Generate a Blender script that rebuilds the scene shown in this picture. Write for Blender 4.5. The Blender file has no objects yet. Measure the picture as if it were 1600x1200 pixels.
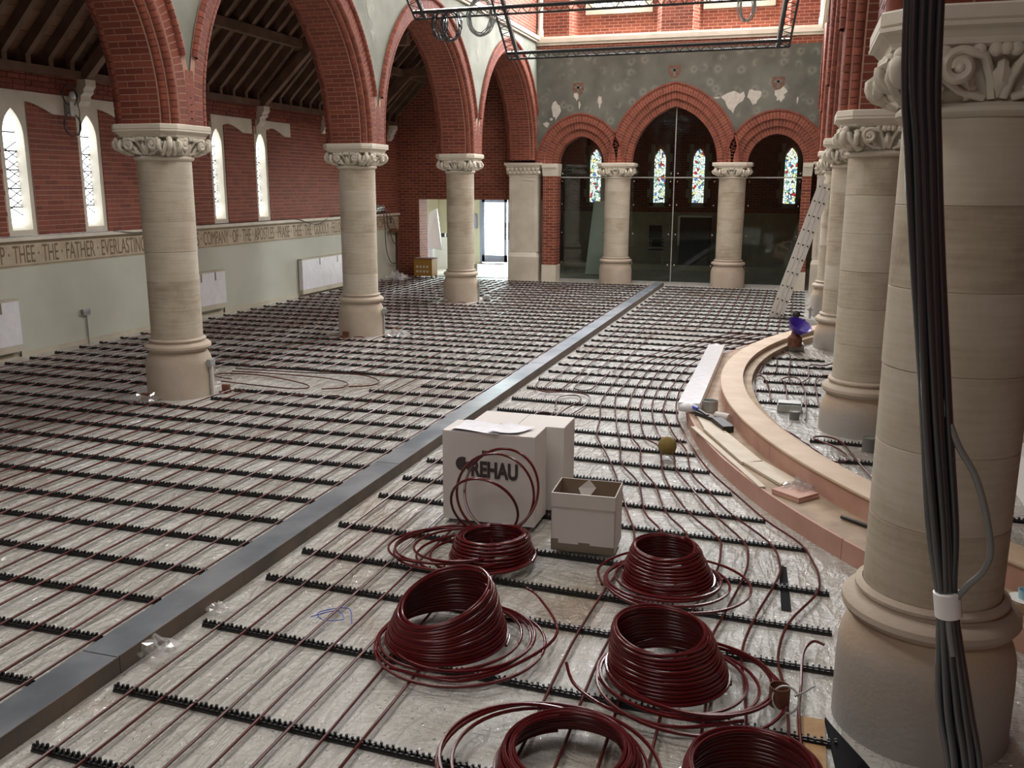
import bpy, bmesh, math, random
from mathutils import Vector, Matrix
random.seed(7)
SC = bpy.context.scene
COL = SC.collection
PI = math.pi
# ------------------------------------------------------------------ camera
H = 2.52; YB_ = 24.0
F_, YAW, TILT, ROLL = 1433.29, .2995, .2125, .0034
fw = Vector((-math.sin(YAW)*math.cos(TILT), math.cos(YAW)*math.cos(TILT), -math.sin(TILT)))
r0 = Vector((math.cos(YAW), math.sin(YAW), 0)); u0 = r0.cross(fw)
rt = r0*math.cos(ROLL)+u0*math.sin(ROLL); up = -r0*math.sin(ROLL)+u0*math.cos(ROLL)
cam = bpy.data.cameras.new('camera'); cam_o = bpy.data.objects.new('camera', cam); COL.objects.link(cam_o)
cam.sensor_fit = 'HORIZONTAL'; cam.sensor_width = 36; cam.lens = F_/1600*36; cam.clip_start = .05; cam.clip_end = 300
cam_o.matrix_world = Matrix(((rt.x, up.x, -fw.x, 0), (rt.y, up.y, -fw.y, 0), (rt.z, up.z, -fw.z, H), (0, 0, 0, 1)))
SC.camera = cam_o
# ------------------------------------------------------------------ light
SC.view_settings.view_transform = 'Standard'; SC.view_settings.look = 'None'
SC.view_settings.gamma = 1; SC.view_settings.use_curve_mapping = False
SC.view_settings.exposure = 0.12
W = bpy.data.worlds.new('sky'); SC.world = W; W.use_nodes = True
bgn = W.node_tree.nodes['Background']; bgn.inputs[0].default_value = (.86, .92, 1, 1); bgn.inputs[1].default_value = 5.0
def area(name, loc, direction, sx, sy, power, col=(1, 1, 1)):
    l = bpy.data.lights.new(name, 'AREA'); l.shape = 'RECTANGLE'; l.size = sx; l.size_y = sy; l.energy = power; l.color = col
    o = bpy.data.objects.new(name, l); COL.objects.link(o); o.location = loc
    o.rotation_euler = Vector(direction).to_track_quat('-Z', 'Y').to_euler(); return o
# daylight through the clerestory windows on both sides, the west window behind the viewer and the porch door
for i in range(4):
    area('clerestory_daylight', (-6.6, 4.0+i*5, 8.3), (1, 0, -.75), 1.6, 3.0, 330, (1, .985, .95))
    area('clerestory_daylight', (.15, 4.0+i*5, 8.3), (-1, 0, -.75), 1.6, 3.0, 290, (1, .985, .95))
area('west_window_daylight', (-3.2, -5.8, 8.1), (0, 1, -.5), 5.0, 2.4, 170, (1, .985, .95))
for cx in (-4.7, -1.75): area('east_clerestory_daylight', (cx, YB_-.15, 8.2), (0, -1, -.55), 1.5, 2.2, 780, (.97, .98, 1))
area('chapel_side_daylight', (-7.3, 25.8, 1.3), (1, .1, 0), .8, 2.0, 14, (1, .98, .95))
area('porch_daylight', (-9.0, 29.6, 1.5), (.15, -1, -.35), 1.7, 2.2, 1500, (.92, .95, 1))
# ------------------------------------------------------------------ materials
MATS = {}
def mat(name, col=(.5, .5, .5), rough=.6, metal=0.0, col2=None, scale=8.0, bump=0.0, bscale=60.0, detail=4, spec=.5, rand=False, contrast=(.35, .65), coat=0.0):
    if name in MATS: return MATS[name]
    m = bpy.data.materials.new(name); m.use_nodes = True; nt = m.node_tree; N = nt.nodes; Lk = nt.links
    b = N['Principled BSDF']; b.inputs['Base Color'].default_value = (*col, 1); b.inputs['Roughness'].default_value = rough
    b.inputs['Metallic'].default_value = metal; b.inputs['Specular IOR Level'].default_value = spec; b.inputs['Coat Weight'].default_value = coat
    tc = N.new('ShaderNodeTexCoord')
    if col2:
        no = N.new('ShaderNodeTexNoise'); no.inputs['Scale'].default_value = scale; no.inputs['Detail'].default_value = detail
        Lk.new(tc.outputs['Object'], no.inputs['Vector'])
        rp = N.new('ShaderNodeValToRGB'); rp.color_ramp.elements[0].position = contrast[0]; rp.color_ramp.elements[1].position = contrast[1]
        rp.color_ramp.elements[0].color = (*col, 1); rp.color_ramp.elements[1].color = (*col2, 1)
        if rand:
            g = N.new('ShaderNodeNewGeometry'); oi = N.new('ShaderNodeObjectInfo'); ad = N.new('ShaderNodeMath'); ad.operation = 'ADD'
            fr = N.new('ShaderNodeMath'); fr.operation = 'FRACT'
            Lk.new(g.outputs['Random Per Island'], ad.inputs[0]); Lk.new(oi.outputs['Random'], ad.inputs[1]); Lk.new(ad.outputs[0], fr.inputs[0])
            mx = N.new('ShaderNodeMix'); mx.data_type = 'FLOAT'; mx.inputs[0].default_value = .7
            Lk.new(no.outputs['Fac'], mx.inputs[2]); Lk.new(fr.outputs[0], mx.inputs[3]); Lk.new(mx.outputs[0], rp.inputs['Fac'])
        else: Lk.new(no.outputs['Fac'], rp.inputs['Fac'])
        Lk.new(rp.outputs['Color'], b.inputs['Base Color'])
    if bump:
        n2 = N.new('ShaderNodeTexNoise'); n2.inputs['Scale'].default_value = bscale; n2.inputs['Detail'].default_value = 5
        Lk.new(tc.outputs['Object'], n2.inputs['Vector'])
        bp = N.new('ShaderNodeBump'); bp.inputs['Strength'].default_value = bump; bp.inputs['Distance'].default_value = .01
        Lk.new(n2.outputs['Fac'], bp.inputs['Height']); Lk.new(bp.outputs['Normal'], b.inputs['Normal'])
    MATS[name] = m; return m
def emit(name, col, s):
    m = bpy.data.materials.new(name); m.use_nodes = True; b = m.node_tree.nodes['Principled BSDF']
    b.inputs['Base Color'].default_value = (0, 0, 0, 1); b.inputs['Emission Color'].default_value = (*col, 1); b.inputs['Emission Strength'].default_value = s
    MATS[name] = m; return m
def brickmat(name, c1, c2, mortar, axis='XZ', bw=.225, rh=.075):
    m = bpy.data.materials.new(name); m.use_nodes = True; nt = m.node_tree; N = nt.nodes; Lk = nt.links; b = N['Principled BSDF']; b.inputs['Roughness'].default_value = .85
    tc = N.new('ShaderNodeTexCoord'); sp = N.new('ShaderNodeSeparateXYZ'); cb = N.new('ShaderNodeCombineXYZ')
    Lk.new(tc.outputs['Object'], sp.inputs[0]); Lk.new(sp.outputs[axis[0]], cb.inputs[0]); Lk.new(sp.outputs[axis[1]], cb.inputs[1])
    br = N.new('ShaderNodeTexBrick'); br.inputs['Color1'].default_value = (*c1, 1); br.inputs['Color2'].default_value = (*c2, 1); br.inputs['Mortar'].default_value = (*mortar, 1)
    br.inputs['Scale'].default_value = 1; br.inputs['Brick Width'].default_value = bw; br.inputs['Row Height'].default_value = rh; br.inputs['Mortar Size'].default_value = .006
    Lk.new(cb.outputs[0], br.inputs['Vector']); Lk.new(br.outputs['Color'], b.inputs['Base Color'])
    bp = N.new('ShaderNodeBump'); bp.inputs['Strength'].default_value = .5; bp.inputs['Distance'].default_value = .01; bp.invert = True
    Lk.new(br.outputs['Fac'], bp.inputs['Height']); Lk.new(bp.outputs['Normal'], b.inputs['Normal']); MATS[name] = m; return m
BR1, BR2, MOR = (.145, .033, .018), (.25, .064, .035), (.40, .235, .165)
mat('brick', BR1, .8, col2=BR2, scale=5, rand=True, bump=.25, bscale=90, contrast=(.1, .9))
mat('mortar', MOR, .95, col2=(.36, .21, .16), scale=3)
brickmat('brick_xz', BR1, BR2, MOR, 'XZ'); brickmat('brick_yz', BR1, BR2, MOR, 'YZ')
mat('stone', (.40, .355, .27), .85, col2=(.52, .475, .375), scale=2.2, detail=8, bump=.25, bscale=70, contrast=(.3, .7))
def stonemat():
    m = bpy.data.materials.new('drum_stone'); m.use_nodes = True; nt = m.node_tree; N = nt.nodes; Lk = nt.links; b = N['Principled BSDF']; b.inputs['Roughness'].default_value = .85
    tc = N.new('ShaderNodeTexCoord'); oi = N.new('ShaderNodeObjectInfo')
    def nz(sc, st, det):
        mp = N.new('ShaderNodeMapping'); mp.inputs['Scale'].default_value = st; Lk.new(tc.outputs['Object'], mp.inputs[0]); Lk.new(oi.outputs['Random'], mp.inputs['Location'])
        n = N.new('ShaderNodeTexNoise'); n.inputs['Scale'].default_value = sc; n.inputs['Detail'].default_value = det; Lk.new(mp.outputs[0], n.inputs['Vector']); return n
    a = nz(3.0, (1, 1, 1), 9); c = nz(6, (.5, .5, 7), 4); d = nz(40, (1, 1, .6), 3)
    def mad(x, k, y, out='Fac'):
        q = N.new('ShaderNodeMath'); q.operation = 'MULTIPLY_ADD'; q.inputs[1].default_value = k; Lk.new(x.outputs[out], q.inputs[0]); 
        if y is None: q.inputs[2].default_value = 0
        else: Lk.new(y.outputs[0], q.inputs[2])
        return q
    h = mad(a, .5, None); h = mad(c, .28, h); h = mad(oi, .18, h, 'Random'); h = mad(d, .12, h)
    r = N.new('ShaderNodeValToRGB'); e = r.color_ramp.elements; e[0].position = .36; e[0].color = (.33, .275, .20, 1); e[1].position = .72; e[1].color = (.56, .52, .43, 1); q = e.new(.52); q.color = (.46, .41, .315, 1)
    Lk.new(h.outputs[0], r.inputs['Fac']); Lk.new(r.outputs[0], b.inputs['Base Color'])
    bp = N.new('ShaderNodeBump'); bp.inputs['Strength'].default_value = .3; bp.inputs['Distance'].default_value = .006; Lk.new(h.outputs[0], bp.inputs['Height']); Lk.new(bp.outputs['Normal'], b.inputs['Normal']); MATS['drum_stone'] = m
stonemat()
mat('stone_pale', (.58, .54, .445), .85, col2=(.68, .635, .535), scale=3, bump=.15, bscale=50)
mat('plinth_stone', (.40, .33, .25), .85, col2=(.50, .43, .35), scale=3, detail=8, bump=.3, bscale=50, contrast=(.3, .7))
def plinthmix():
    m = bpy.data.materials.new('plinth_mix'); m.use_nodes = True; nt = m.node_tree; N = nt.nodes; Lk = nt.links; b = N['Principled BSDF']; b.inputs['Roughness'].default_value = .85
    tc = N.new('ShaderNodeTexCoord'); sp = N.new('ShaderNodeSeparateXYZ'); Lk.new(tc.outputs['Object'], sp.inputs[0])
    no = N.new('ShaderNodeTexNoise'); no.inputs['Scale'].default_value = 2.5; no.inputs['Detail'].default_value = 7; Lk.new(tc.outputs['Object'], no.inputs['Vector'])
    ad = N.new('ShaderNodeMath'); ad.operation = 'MULTIPLY_ADD'; ad.inputs[1].default_value = .45; Lk.new(no.outputs['Fac'], ad.inputs[0]); Lk.new(sp.outputs['Z'], ad.inputs[2])
    r = N.new('ShaderNodeValToRGB'); e = r.color_ramp.elements; e[0].position = .25; e[0].color = (.34, .33, .31, 1); e[1].position = .72; e[1].color = (.47, .37, .27, 1)
    q = e.new(.56); q.color = (.38, .35, .31, 1); Lk.new(ad.outputs[0], r.inputs['Fac']); Lk.new(r.outputs[0], b.inputs['Base Color'])
    n2 = N.new('ShaderNodeTexNoise'); n2.inputs['Scale'].default_value = 40; Lk.new(tc.outputs['Object'], n2.inputs['Vector']); bp = N.new('ShaderNodeBump'); bp.inputs['Strength'].default_value = .25; bp.inputs['Distance'].default_value = .01
    Lk.new(n2.outputs['Fac'], bp.inputs['Height']); Lk.new(bp.outputs['Normal'], b.inputs['Normal']); MATS['plinth_mix'] = m
plinthmix()
mat('dado', (.43, .44, .36), .8, col2=(.47, .48, .40), scale=1.5)
mat('frieze', (.38, .31, .21), .8, col2=(.46, .39, .28), scale=4)
mat('letter', (.15, .10, .06), .8)
mat('wood_dark', (.10, .055, .035), .75, col2=(.17, .10, .065), scale=3, bump=.2, bscale=30)
mat('board_dark', (.12, .062, .036), .85, col2=(.18, .10, .06), scale=4)
mat('matte_black', (.010, .010, .011), .95, spec=.15)
mat('roof_board', (.15, .078, .044), .85, col2=(.21, .115, .068), scale=5, rand=True)
mat('black_plastic', (.012, .012, .012), .45)
mat('pipe_red', (.062, .009, .008), .36, col2=(.105, .016, .012), scale=1.5, spec=.5)
mat('coil_red', (.085, .006, .009), .22, col2=(.11, .009, .011), scale=2, spec=.55)
mat('steel', (.19, .22, .25), .36, metal=.75, col2=(.33, .36, .39), scale=2.2, bump=.1, bscale=8)
mat('steel_side', (.10, .085, .07), .6, metal=.3, col2=(.17, .13, .10), scale=3)
mat('chrome', (.75, .78, .8), .18, metal=1)
mat('alu', (.60, .58, .53), .5, metal=.25)
mat('card_white', (.60, .57, .54), .75, col2=(.64, .61, .58), scale=2)
mat('card_brown', (.20, .14, .09), .8)
mat('paper', (.78, .79, .84), .7, col2=(.66, .67, .72), scale=14)
mat('print', (.05, .04, .04), .6)
mat('mdf_pink', (.45, .255, .195), .7, col2=(.52, .31, .24), scale=4)
mat('mdf_tan', (.45, .325, .215), .65, col2=(.53, .40, .28), scale=3)
mat('step_dust', (.30, .225, .155), .85, col2=(.42, .325, .235), scale=5, detail=8)
mat('white_film', (.78, .79, .82), .25, bump=.8, bscale=14, coat=.5)
mat('grey_plastic', (.16, .16, .15), .5)
mat('galv', (.34, .35, .33), .45, metal=.4, col2=(.42, .43, .40), scale=6)
mat('ball', (.16, .11, .02), .85, col2=(.21, .15, .04), scale=9, bump=.7, bscale=60)
mat('blue', (.02, .06, .42), .4)
mat('purple', (.05, .02, .28), .4)
mat('cable_black', (.022, .027, .032), .24, spec=1.0, coat=.6)
mat('cable_grey', (.20, .21, .20), .4)
mat('white_tape', (.78, .78, .78), .5)
mat('rust', (.18, .07, .035), .8, col2=(.11, .04, .025), scale=20)
mat('white_paint', (.80, .79, .75), .6)
mat('cream_paint', (.62, .57, .44), .7)
mat('radiator_wrap', (.66, .66, .68), .3, col2=(.74, .74, .76), scale=4, bump=.7, bscale=12, coat=.3)
mat('dark_furniture', (.02, .018, .015), .6)
mat('green_board', (.55, .57, .49), .7)
mat('door_frame', (.28, .30, .42), .4)
mat('cabinet_yellow', (.36, .19, .03), .6)
mat('lead', (.03, .03, .03), .6)
emit('daylight_pane', (.93, .96, 1), 5.0)
# plaster with faded painted flowers (flat print)
def plaster(name, base, base2, flower, dens, axis):
    m = bpy.data.materials.new(name); m.use_nodes = True; nt = m.node_tree; N = nt.nodes; Lk = nt.links; b = N['Principled BSDF']; b.inputs['Roughness'].default_value = .9
    tc = N.new('ShaderNodeTexCoord'); sp = N.new('ShaderNodeSeparateXYZ'); cb = N.new('ShaderNodeCombineXYZ')
    Lk.new(tc.outputs['Object'], sp.inputs[0]); Lk.new(sp.outputs[axis], cb.inputs[0]); Lk.new(sp.outputs['Z'], cb.inputs[1])
    no = N.new('ShaderNodeTexNoise'); no.inputs['Scale'].default_value = 1.6; no.inputs['Detail'].default_value = 9
    Lk.new(tc.outputs['Object'], no.inputs['Vector'])
    rp = N.new('ShaderNodeValToRGB'); rp.color_ramp.elements[0].color = (*base, 1); rp.color_ramp.elements[1].color = (*base2, 1)
    rp.color_ramp.elements[0].position = .35; rp.color_ramp.elements[1].position = .68; Lk.new(no.outputs['Fac'], rp.inputs['Fac'])
    vo = N.new('ShaderNodeTexVoronoi'); vo.voronoi_dimensions = '2D'; vo.inputs['Scale'].default_value = dens; vo.inputs['Randomness'].default_value = .8
    Lk.new(cb.outputs[0], vo.inputs['Vector'])
    fr = N.new('ShaderNodeValToRGB'); e = fr.color_ramp.elements
    e[0].position = .10; e[0].color = (.2, .2, .2, 1); e[1].position = .14; e[1].color = (1, 1, 1, 1)
    for p_, v_ in ((.24, .55), (.32, .15), (.45, 0)):
        q = e.new(p_); q.color = (v_, v_, v_, 1)
    Lk.new(vo.outputs['Distance'], fr.inputs['Fac'])
    n2 = N.new('ShaderNodeTexNoise'); n2.inputs['Scale'].default_value = 2.4; Lk.new(cb.outputs[0], n2.inputs['Vector'])
    r2 = N.new('ShaderNodeValToRGB'); r2.color_ramp.elements[0].position = .44; r2.color_ramp.elements[1].position = .56; Lk.new(n2.outputs['Fac'], r2.inputs['Fac'])
    mu = N.new('ShaderNodeMath'); mu.operation = 'MULTIPLY'; Lk.new(fr.outputs['Color'], mu.inputs[0]); Lk.new(r2.outputs['Color'], mu.inputs[1])
    m2 = N.new('ShaderNodeMath'); m2.operation = 'MULTIPLY'; m2.inputs[1].default_value = .5; Lk.new(mu.outputs[0], m2.inputs[0])
    mx = N.new('ShaderNodeMix'); mx.data_type = 'RGBA'; Lk.new(m2.outputs[0], mx.inputs['Factor']); Lk.new(rp.outputs['Color'], mx.inputs['A']); mx.inputs['B'].default_value = (*flower, 1)
    Lk.new(mx.outputs['Result'], b.inputs['Base Color']); MATS[name] = m
plaster('plaster_side', (.19, .205, .165), (.30, .31, .26), (.25, .26, .21), 2.2, 'Y')
plaster('plaster_back', (.085, .088, .072), (.135, .138, .115), (.25, .255, .21), 2.7, 'X')
# floor: crinkled polythene over speckled boards
def floormat():
    m = bpy.data.materials.new('floor_sheet'); m.use_nodes = True; nt = m.node_tree; N = nt.nodes; Lk = nt.links; b = N['Principled BSDF']
    tc = N.new('ShaderNodeTexCoord')
    def noise(sc, det=5, dist=0, st=(1, 1, 1)):
        mp = N.new('ShaderNodeMapping'); mp.inputs['Scale'].default_value = st; Lk.new(tc.outputs['Object'], mp.inputs[0])
        n = N.new('ShaderNodeTexNoise'); n.inputs['Scale'].default_value = sc; n.inputs['Detail'].default_value = det; n.inputs['Distortion'].default_value = dist
        Lk.new(mp.outputs[0], n.inputs['Vector']); return n
    def ramp(n, a, c, ca, cc, out='Fac'):
        r = N.new('ShaderNodeValToRGB'); r.color_ramp.elements[0].position = a; r.color_ramp.elements[1].position = c
        r.color_ramp.elements[0].color = (*ca, 1); r.color_ramp.elements[1].color = (*cc, 1); Lk.new(n.outputs[out], r.inputs['Fac']); return r
    base = ramp(noise(.9, 8, .4), .3, .7, (.345, .335, .295), (.52, .52, .485))
    stain = ramp(noise(.6, 7, 1.0), .52, .72, (0, 0, 0), (1, 1, 1))
    mx = N.new('ShaderNodeMix'); mx.data_type = 'RGBA'; Lk.new(base.outputs[0], mx.inputs['A']); mx.inputs['B'].default_value = (.27, .20, .13, 1)
    k = N.new('ShaderNodeMath'); k.operation = 'MULTIPLY'; k.inputs[1].default_value = .8; Lk.new(stain.outputs[0], k.inputs[0]); Lk.new(k.outputs[0], mx.inputs['Factor'])
    spk = ramp(noise(48, 2), .645, .70, (0, 0, 0), (.8, .8, .8))
    m2 = N.new('ShaderNodeMix'); m2.data_type = 'RGBA'; Lk.new(spk.outputs[0], m2.inputs['Factor']); Lk.new(mx.outputs['Result'], m2.inputs['A']); m2.inputs['B'].default_value = (.12, .11, .1, 1)
    Lk.new(m2.outputs['Result'], b.inputs['Base Color'])
    # creases of the sheet: thin ridges in several directions plus broad billows
    def ridge(sc, st, rot, dist, k):
        mp = N.new('ShaderNodeMapping'); mp.inputs['Scale'].default_value = st; mp.inputs['Rotation'].default_value = (0, 0, rot); Lk.new(tc.outputs['Object'], mp.inputs[0])
        n = N.new('ShaderNodeTexNoise'); n.inputs['Scale'].default_value = sc; n.inputs['Detail'].default_value = 2.5; n.inputs['Distortion'].default_value = dist; Lk.new(mp.outputs[0], n.inputs['Vector'])
        a = N.new('ShaderNodeMath'); a.operation = 'SUBTRACT'; a.inputs[1].default_value = .5; Lk.new(n.outputs['Fac'], a.inputs[0])
        c = N.new('ShaderNodeMath'); c.operation = 'ABSOLUTE'; Lk.new(a.outputs[0], c.inputs[0])
        d = N.new('ShaderNodeMath'); d.operation = 'MULTIPLY_ADD'; d.inputs[1].default_value = -k; d.inputs[2].default_value = 1; d.use_clamp = True; Lk.new(c.outputs[0], d.inputs[0]); return d
    def addn(x, y, w):
        q = N.new('ShaderNodeMath'); q.operation = 'MULTIPLY_ADD'; q.inputs[1].default_value = w; Lk.new(y.outputs[0], q.inputs[0]); Lk.new(x.outputs[0], q.inputs[2]); return q
    h = ridge(5, (1, .3, 1), .5, .8, 9); h = addn(h, ridge(6, (1, .28, 1), -.7, .8, 9), .9); h = addn(h, ridge(8, (.35, 1, 1), .25, 1.2, 8), .7); h = addn(h, ridge(22, (1, .6, 1), 1.1, 1.5, 6), .25); h = addn(h, noise(2.2, 3, .5), 3.0)
    bp = N.new('ShaderNodeBump'); bp.inputs['Strength'].default_value = 1.0; bp.inputs['Distance'].default_value = .042; Lk.new(h.outputs[0], bp.inputs['Height'])
    Lk.new(bp.outputs['Normal'], b.inputs['Coat Normal'])
    bp2 = N.new('ShaderNodeBump'); bp2.inputs['Strength'].default_value = .3; bp2.inputs['Distance'].default_value = .02; Lk.new(h.outputs[0], bp2.inputs['Height']); Lk.new(bp2.outputs['Normal'], b.inputs['Normal'])
    b.inputs['Roughness'].default_value = .5; b.inputs['Coat Weight'].default_value = 1; b.inputs['Coat Roughness'].default_value = .08; b.inputs['Coat IOR'].default_value = 1.75
    MATS['floor_sheet'] = m
floormat()
def glassmat():
    m = bpy.data.materials.new('screen_glass'); m.use_nodes = True; nt = m.node_tree; N = nt.nodes; Lk = nt.links; out = N['Material Output']; N.remove(N['Principled BSDF'])
    t = N.new('ShaderNodeBsdfTransparent'); t.inputs[0].default_value = (.68, .74, .71, 1); g = N.new('ShaderNodeBsdfGlossy'); g.inputs['Roughness'].default_value = .03
    f = N.new('ShaderNodeFresnel'); f.inputs[0].default_value = 1.5; mx = N.new('ShaderNodeMixShader')
    Lk.new(f.outputs[0], mx.inputs[0]); Lk.new(t.outputs[0], mx.inputs[1]); Lk.new(g.outputs[0], mx.inputs[2]); Lk.new(mx.outputs[0], out.inputs[0]); MATS['screen_glass'] = m
    m = bpy.data.materials.new('clear_film'); m.use_nodes = True; nt = m.node_tree; N = nt.nodes; Lk = nt.links; out = N['Material Output']; N.remove(N['Principled BSDF'])
    t = N.new('ShaderNodeBsdfTransparent'); g = N.new('ShaderNodeBsdfGlossy'); g.inputs['Roughness'].default_value = .12; d = N.new('ShaderNodeBsdfDiffuse'); d.inputs[0].default_value = (.8, .8, .8, 1)
    m1 = N.new('ShaderNodeMixShader'); m1.inputs[0].default_value = .22; m2 = N.new('ShaderNodeMixShader'); m2.inputs[0].default_value = .18
    Lk.new(t.outputs[0], m1.inputs[1]); Lk.new(g.outputs[0], m1.inputs[2]); Lk.new(m1.outputs[0], m2.inputs[1]); Lk.new(d.outputs[0], m2.inputs[2]); Lk.new(m2.outputs[0], out.inputs[0]); MATS['clear_film'] = m
glassmat()
def stainmat():
    m = bpy.data.materials.new('stained_glass'); m.use_nodes = True; nt = m.node_tree; N = nt.nodes; Lk = nt.links; b = N['Principled BSDF']; b.inputs['Base Color'].default_value = (0, 0, 0, 1)
    tc = N.new('ShaderNodeTexCoord'); vo = N.new('ShaderNodeTexVoronoi'); vo.inputs['Scale'].default_value = 13; Lk.new(tc.outputs['Object'], vo.inputs['Vector'])
    sp = N.new('ShaderNodeSeparateColor'); Lk.new(vo.outputs['Color'], sp.inputs[0])
    r = N.new('ShaderNodeValToRGB'); r.color_ramp.interpolation = 'CONSTANT'; e = r.color_ramp.elements
    e[0].position = 0; e[0].color = (1, .98, .88, 1); e[1].position = .42; e[1].color = (.8, .95, 1, 1)
    for p_, c_ in ((.66, (1, .9, .35)), (.73, (.5, .03, .03)), (.78, (1, 1, .95)), (.92, (.15, .35, .3)), (.96, (.1, .2, .5))):
        q = e.new(p_); q.color = (*c_, 1)
    Lk.new(sp.outputs[0], r.inputs['Fac'])
    v2 = N.new('ShaderNodeTexVoronoi'); v2.feature = 'DISTANCE_TO_EDGE'; v2.inputs['Scale'].default_value = 13; Lk.new(tc.outputs['Object'], v2.inputs['Vector'])
    l = N.new('ShaderNodeMath'); l.operation = 'GREATER_THAN'; l.inputs[1].default_value = .06; Lk.new(v2.outputs['Distance'], l.inputs[0])
    k = N.new('ShaderNodeMath'); k.operation = 'MULTIPLY'; k.inputs[1].default_value = 2.4; Lk.new(l.outputs[0], k.inputs[0])
    Lk.new(r.outputs[0], b.inputs['Emission Color']); Lk.new(k.outputs[0], b.inputs['Emission Strength']); MATS['stained_glass'] = m
stainmat()
# ------------------------------------------------------------------ mesh helpers
class MB:
    def __init__(s): s.v = []; s.f = []
    def add(s, vs, fs):
        o = len(s.v); s.v.extend([tuple(p) for p in vs]); s.f.extend([tuple(i+o for i in f) for f in fs]); return s
    def box(s, x0, x1, y0, y1, z0, z1):
        return s.add([(x0, y0, z0), (x1, y0, z0), (x1, y1, z0), (x0, y1, z0), (x0, y0, z1), (x1, y0, z1), (x1, y1, z1), (x0, y1, z1)],
                     [(3, 2, 1, 0), (4, 5, 6, 7), (0, 1, 5, 4), (1, 2, 6, 5), (2, 3, 7, 6), (3, 0, 4, 7)])
    def hexa(s, p): return s.add(p, [(3, 2, 1, 0), (4, 5, 6, 7), (0, 1, 5, 4), (1, 2, 6, 5), (2, 3, 7, 6), (3, 0, 4, 7)])
    def obox(s, c, ax, ay, az):
        c, ax, ay, az = map(Vector, (c, ax, ay, az))
        return s.hexa([c-ax-ay-az, c+ax-ay-az, c+ax+ay-az, c-ax+ay-az, c-ax-ay+az, c+ax-ay+az, c+ax+ay+az, c-ax+ay+az])
    def beam(s, a, b, w, h, upv=(0, 0, 1)):
        a, b = Vector(a), Vector(b); d = (b-a); t = d.normalized(); sd = t.cross(Vector(upv)).normalized(); u = sd.cross(t)
        return s.obox((a+b)/2, d/2, sd*w/2, u*h/2)
    def lathe(s, prof, n=32, c=(0, 0, 0), cap=True, a0=0, a1=2*PI):
        full = abs(a1-a0-2*PI) < 1e-6; m = n if full else n+1; vs = []; fs = []
        for r, z in prof:
            for i in range(m):
                a = a0+(a1-a0)*i/n; vs.append((c[0]+r*math.cos(a), c[1]+r*math.sin(a), c[2]+z))
        for j in range(len(prof)-1):
            for i in range(n):
                k = (i+1) % m; fs.append((j*m+i, j*m+k, (j+1)*m+k, (j+1)*m+i))
        if cap and full:
            fs.append(tuple(reversed(range(m)))); fs.append(tuple((len(prof)-1)*m+i for i in range(m)))
        return s.add(vs, fs)
    def tube(s, pts, r, n=6, closed=False, taper=None):
        pts = [Vector(p) for p in pts]; k = len(pts); vs = []; fs = []; ref = None
        for i, p in enumerate(pts):
            a = pts[i-1] if (i or closed) else pts[i]; b = pts[(i+1) % k] if (i < k-1 or closed) else pts[i]
            t = (b-a); t = t.normalized() if t.length > 1e-9 else Vector((0, 0, 1))
            if ref is None: ref = t.orthogonal().normalized()
            ref = (ref-t*ref.dot(t)); ref = ref.normalized() if ref.length > 1e-6 else t.orthogonal().normalized()
            bi = t.cross(ref); rr = r if taper is None else r*taper(i/(k-1))
            for j in range(n):
                q = 2*PI*j/n; vs.append(p+ref*(rr*math.cos(q))+bi*(rr*math.sin(q)))
        for i in range(k if closed else k-1):
            i2 = (i+1) % k
            for j in range(n): fs.append((i*n+j, i*n+(j+1) % n, i2*n+(j+1) % n, i2*n+j))
        if not closed: fs.append(tuple(reversed(range(n)))); fs.append(tuple((k-1)*n+j for j in range(n)))
        return s.add(vs, fs)
    def sphere(s, c, r, n=10, m=7, sc=(1, 1, 1)):
        vs = [(c[0], c[1], c[2]-r*sc[2])]; fs = []
        for j in range(1, m):
            a = -PI/2+PI*j/m
            for i in range(n): vs.append((c[0]+r*sc[0]*math.cos(a)*math.cos(2*PI*i/n), c[1]+r*sc[1]*math.cos(a)*math.sin(2*PI*i/n), c[2]+r*sc[2]*math.sin(a)))
        vs.append((c[0], c[1], c[2]+r*sc[2])); L = len(vs)-1
        for i in range(n):
            k = (i+1) % n; fs.append((0, 1+k, 1+i)); fs.append((L, L-n+i, L-n+k))
            for j in range(m-2): fs.append((1+j*n+i, 1+j*n+k, 1+(j+1)*n+k, 1+(j+1)*n+i))
        return s.add(vs, fs)
    def prism(s, poly, fn, d0, d1):
        n = len(poly); vs = [fn(a, b, d0) for a, b in poly]+[fn(a, b, d1) for a, b in poly]
        fs = [tuple(reversed(range(n))), tuple(range(n, 2*n))]+[(i, (i+1) % n, n+(i+1) % n, n+i) for i in range(n)]
        return s.add(vs, fs)
    def build(s, name, material, parent=None, smooth=None, fix=False):
        me = bpy.data.meshes.new(name); me.from_pydata(s.v, [], s.f)
        if fix:
            bm = bmesh.new(); bm.from_mesh(me); bmesh.ops.recalc_face_normals(bm, faces=bm.faces); bm.to_mesh(me); bm.free()
        if smooth is not None:
            me.polygons.foreach_set('use_smooth', [True]*len(me.polygons)); me.set_sharp_from_angle(angle=math.radians(smooth))
        me.materials.append(MATS[material] if isinstance(material, str) else material)
        o = bpy.data.objects.new(name, me); COL.objects.link(o)
        if parent is not None: o.parent = parent
        return o
def tag(o, label, cat=None, group=None, kind=None):
    if label: o['label'] = label
    if cat: o['category'] = cat
    if group: o['group'] = group
    if kind: o['kind'] = kind
    return o
def empty(name, loc=(0, 0, 0), rz=0):
    o = bpy.data.objects.new(name, None); COL.objects.link(o); o.location = loc; o.rotation_euler = (0, 0, rz); o.empty_display_size = .1; return o
def thing(name, label, cat, loc=(0, 0, 0), rz=0, group=None): return tag(empty(name, loc, rz), label, cat, group)
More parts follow.
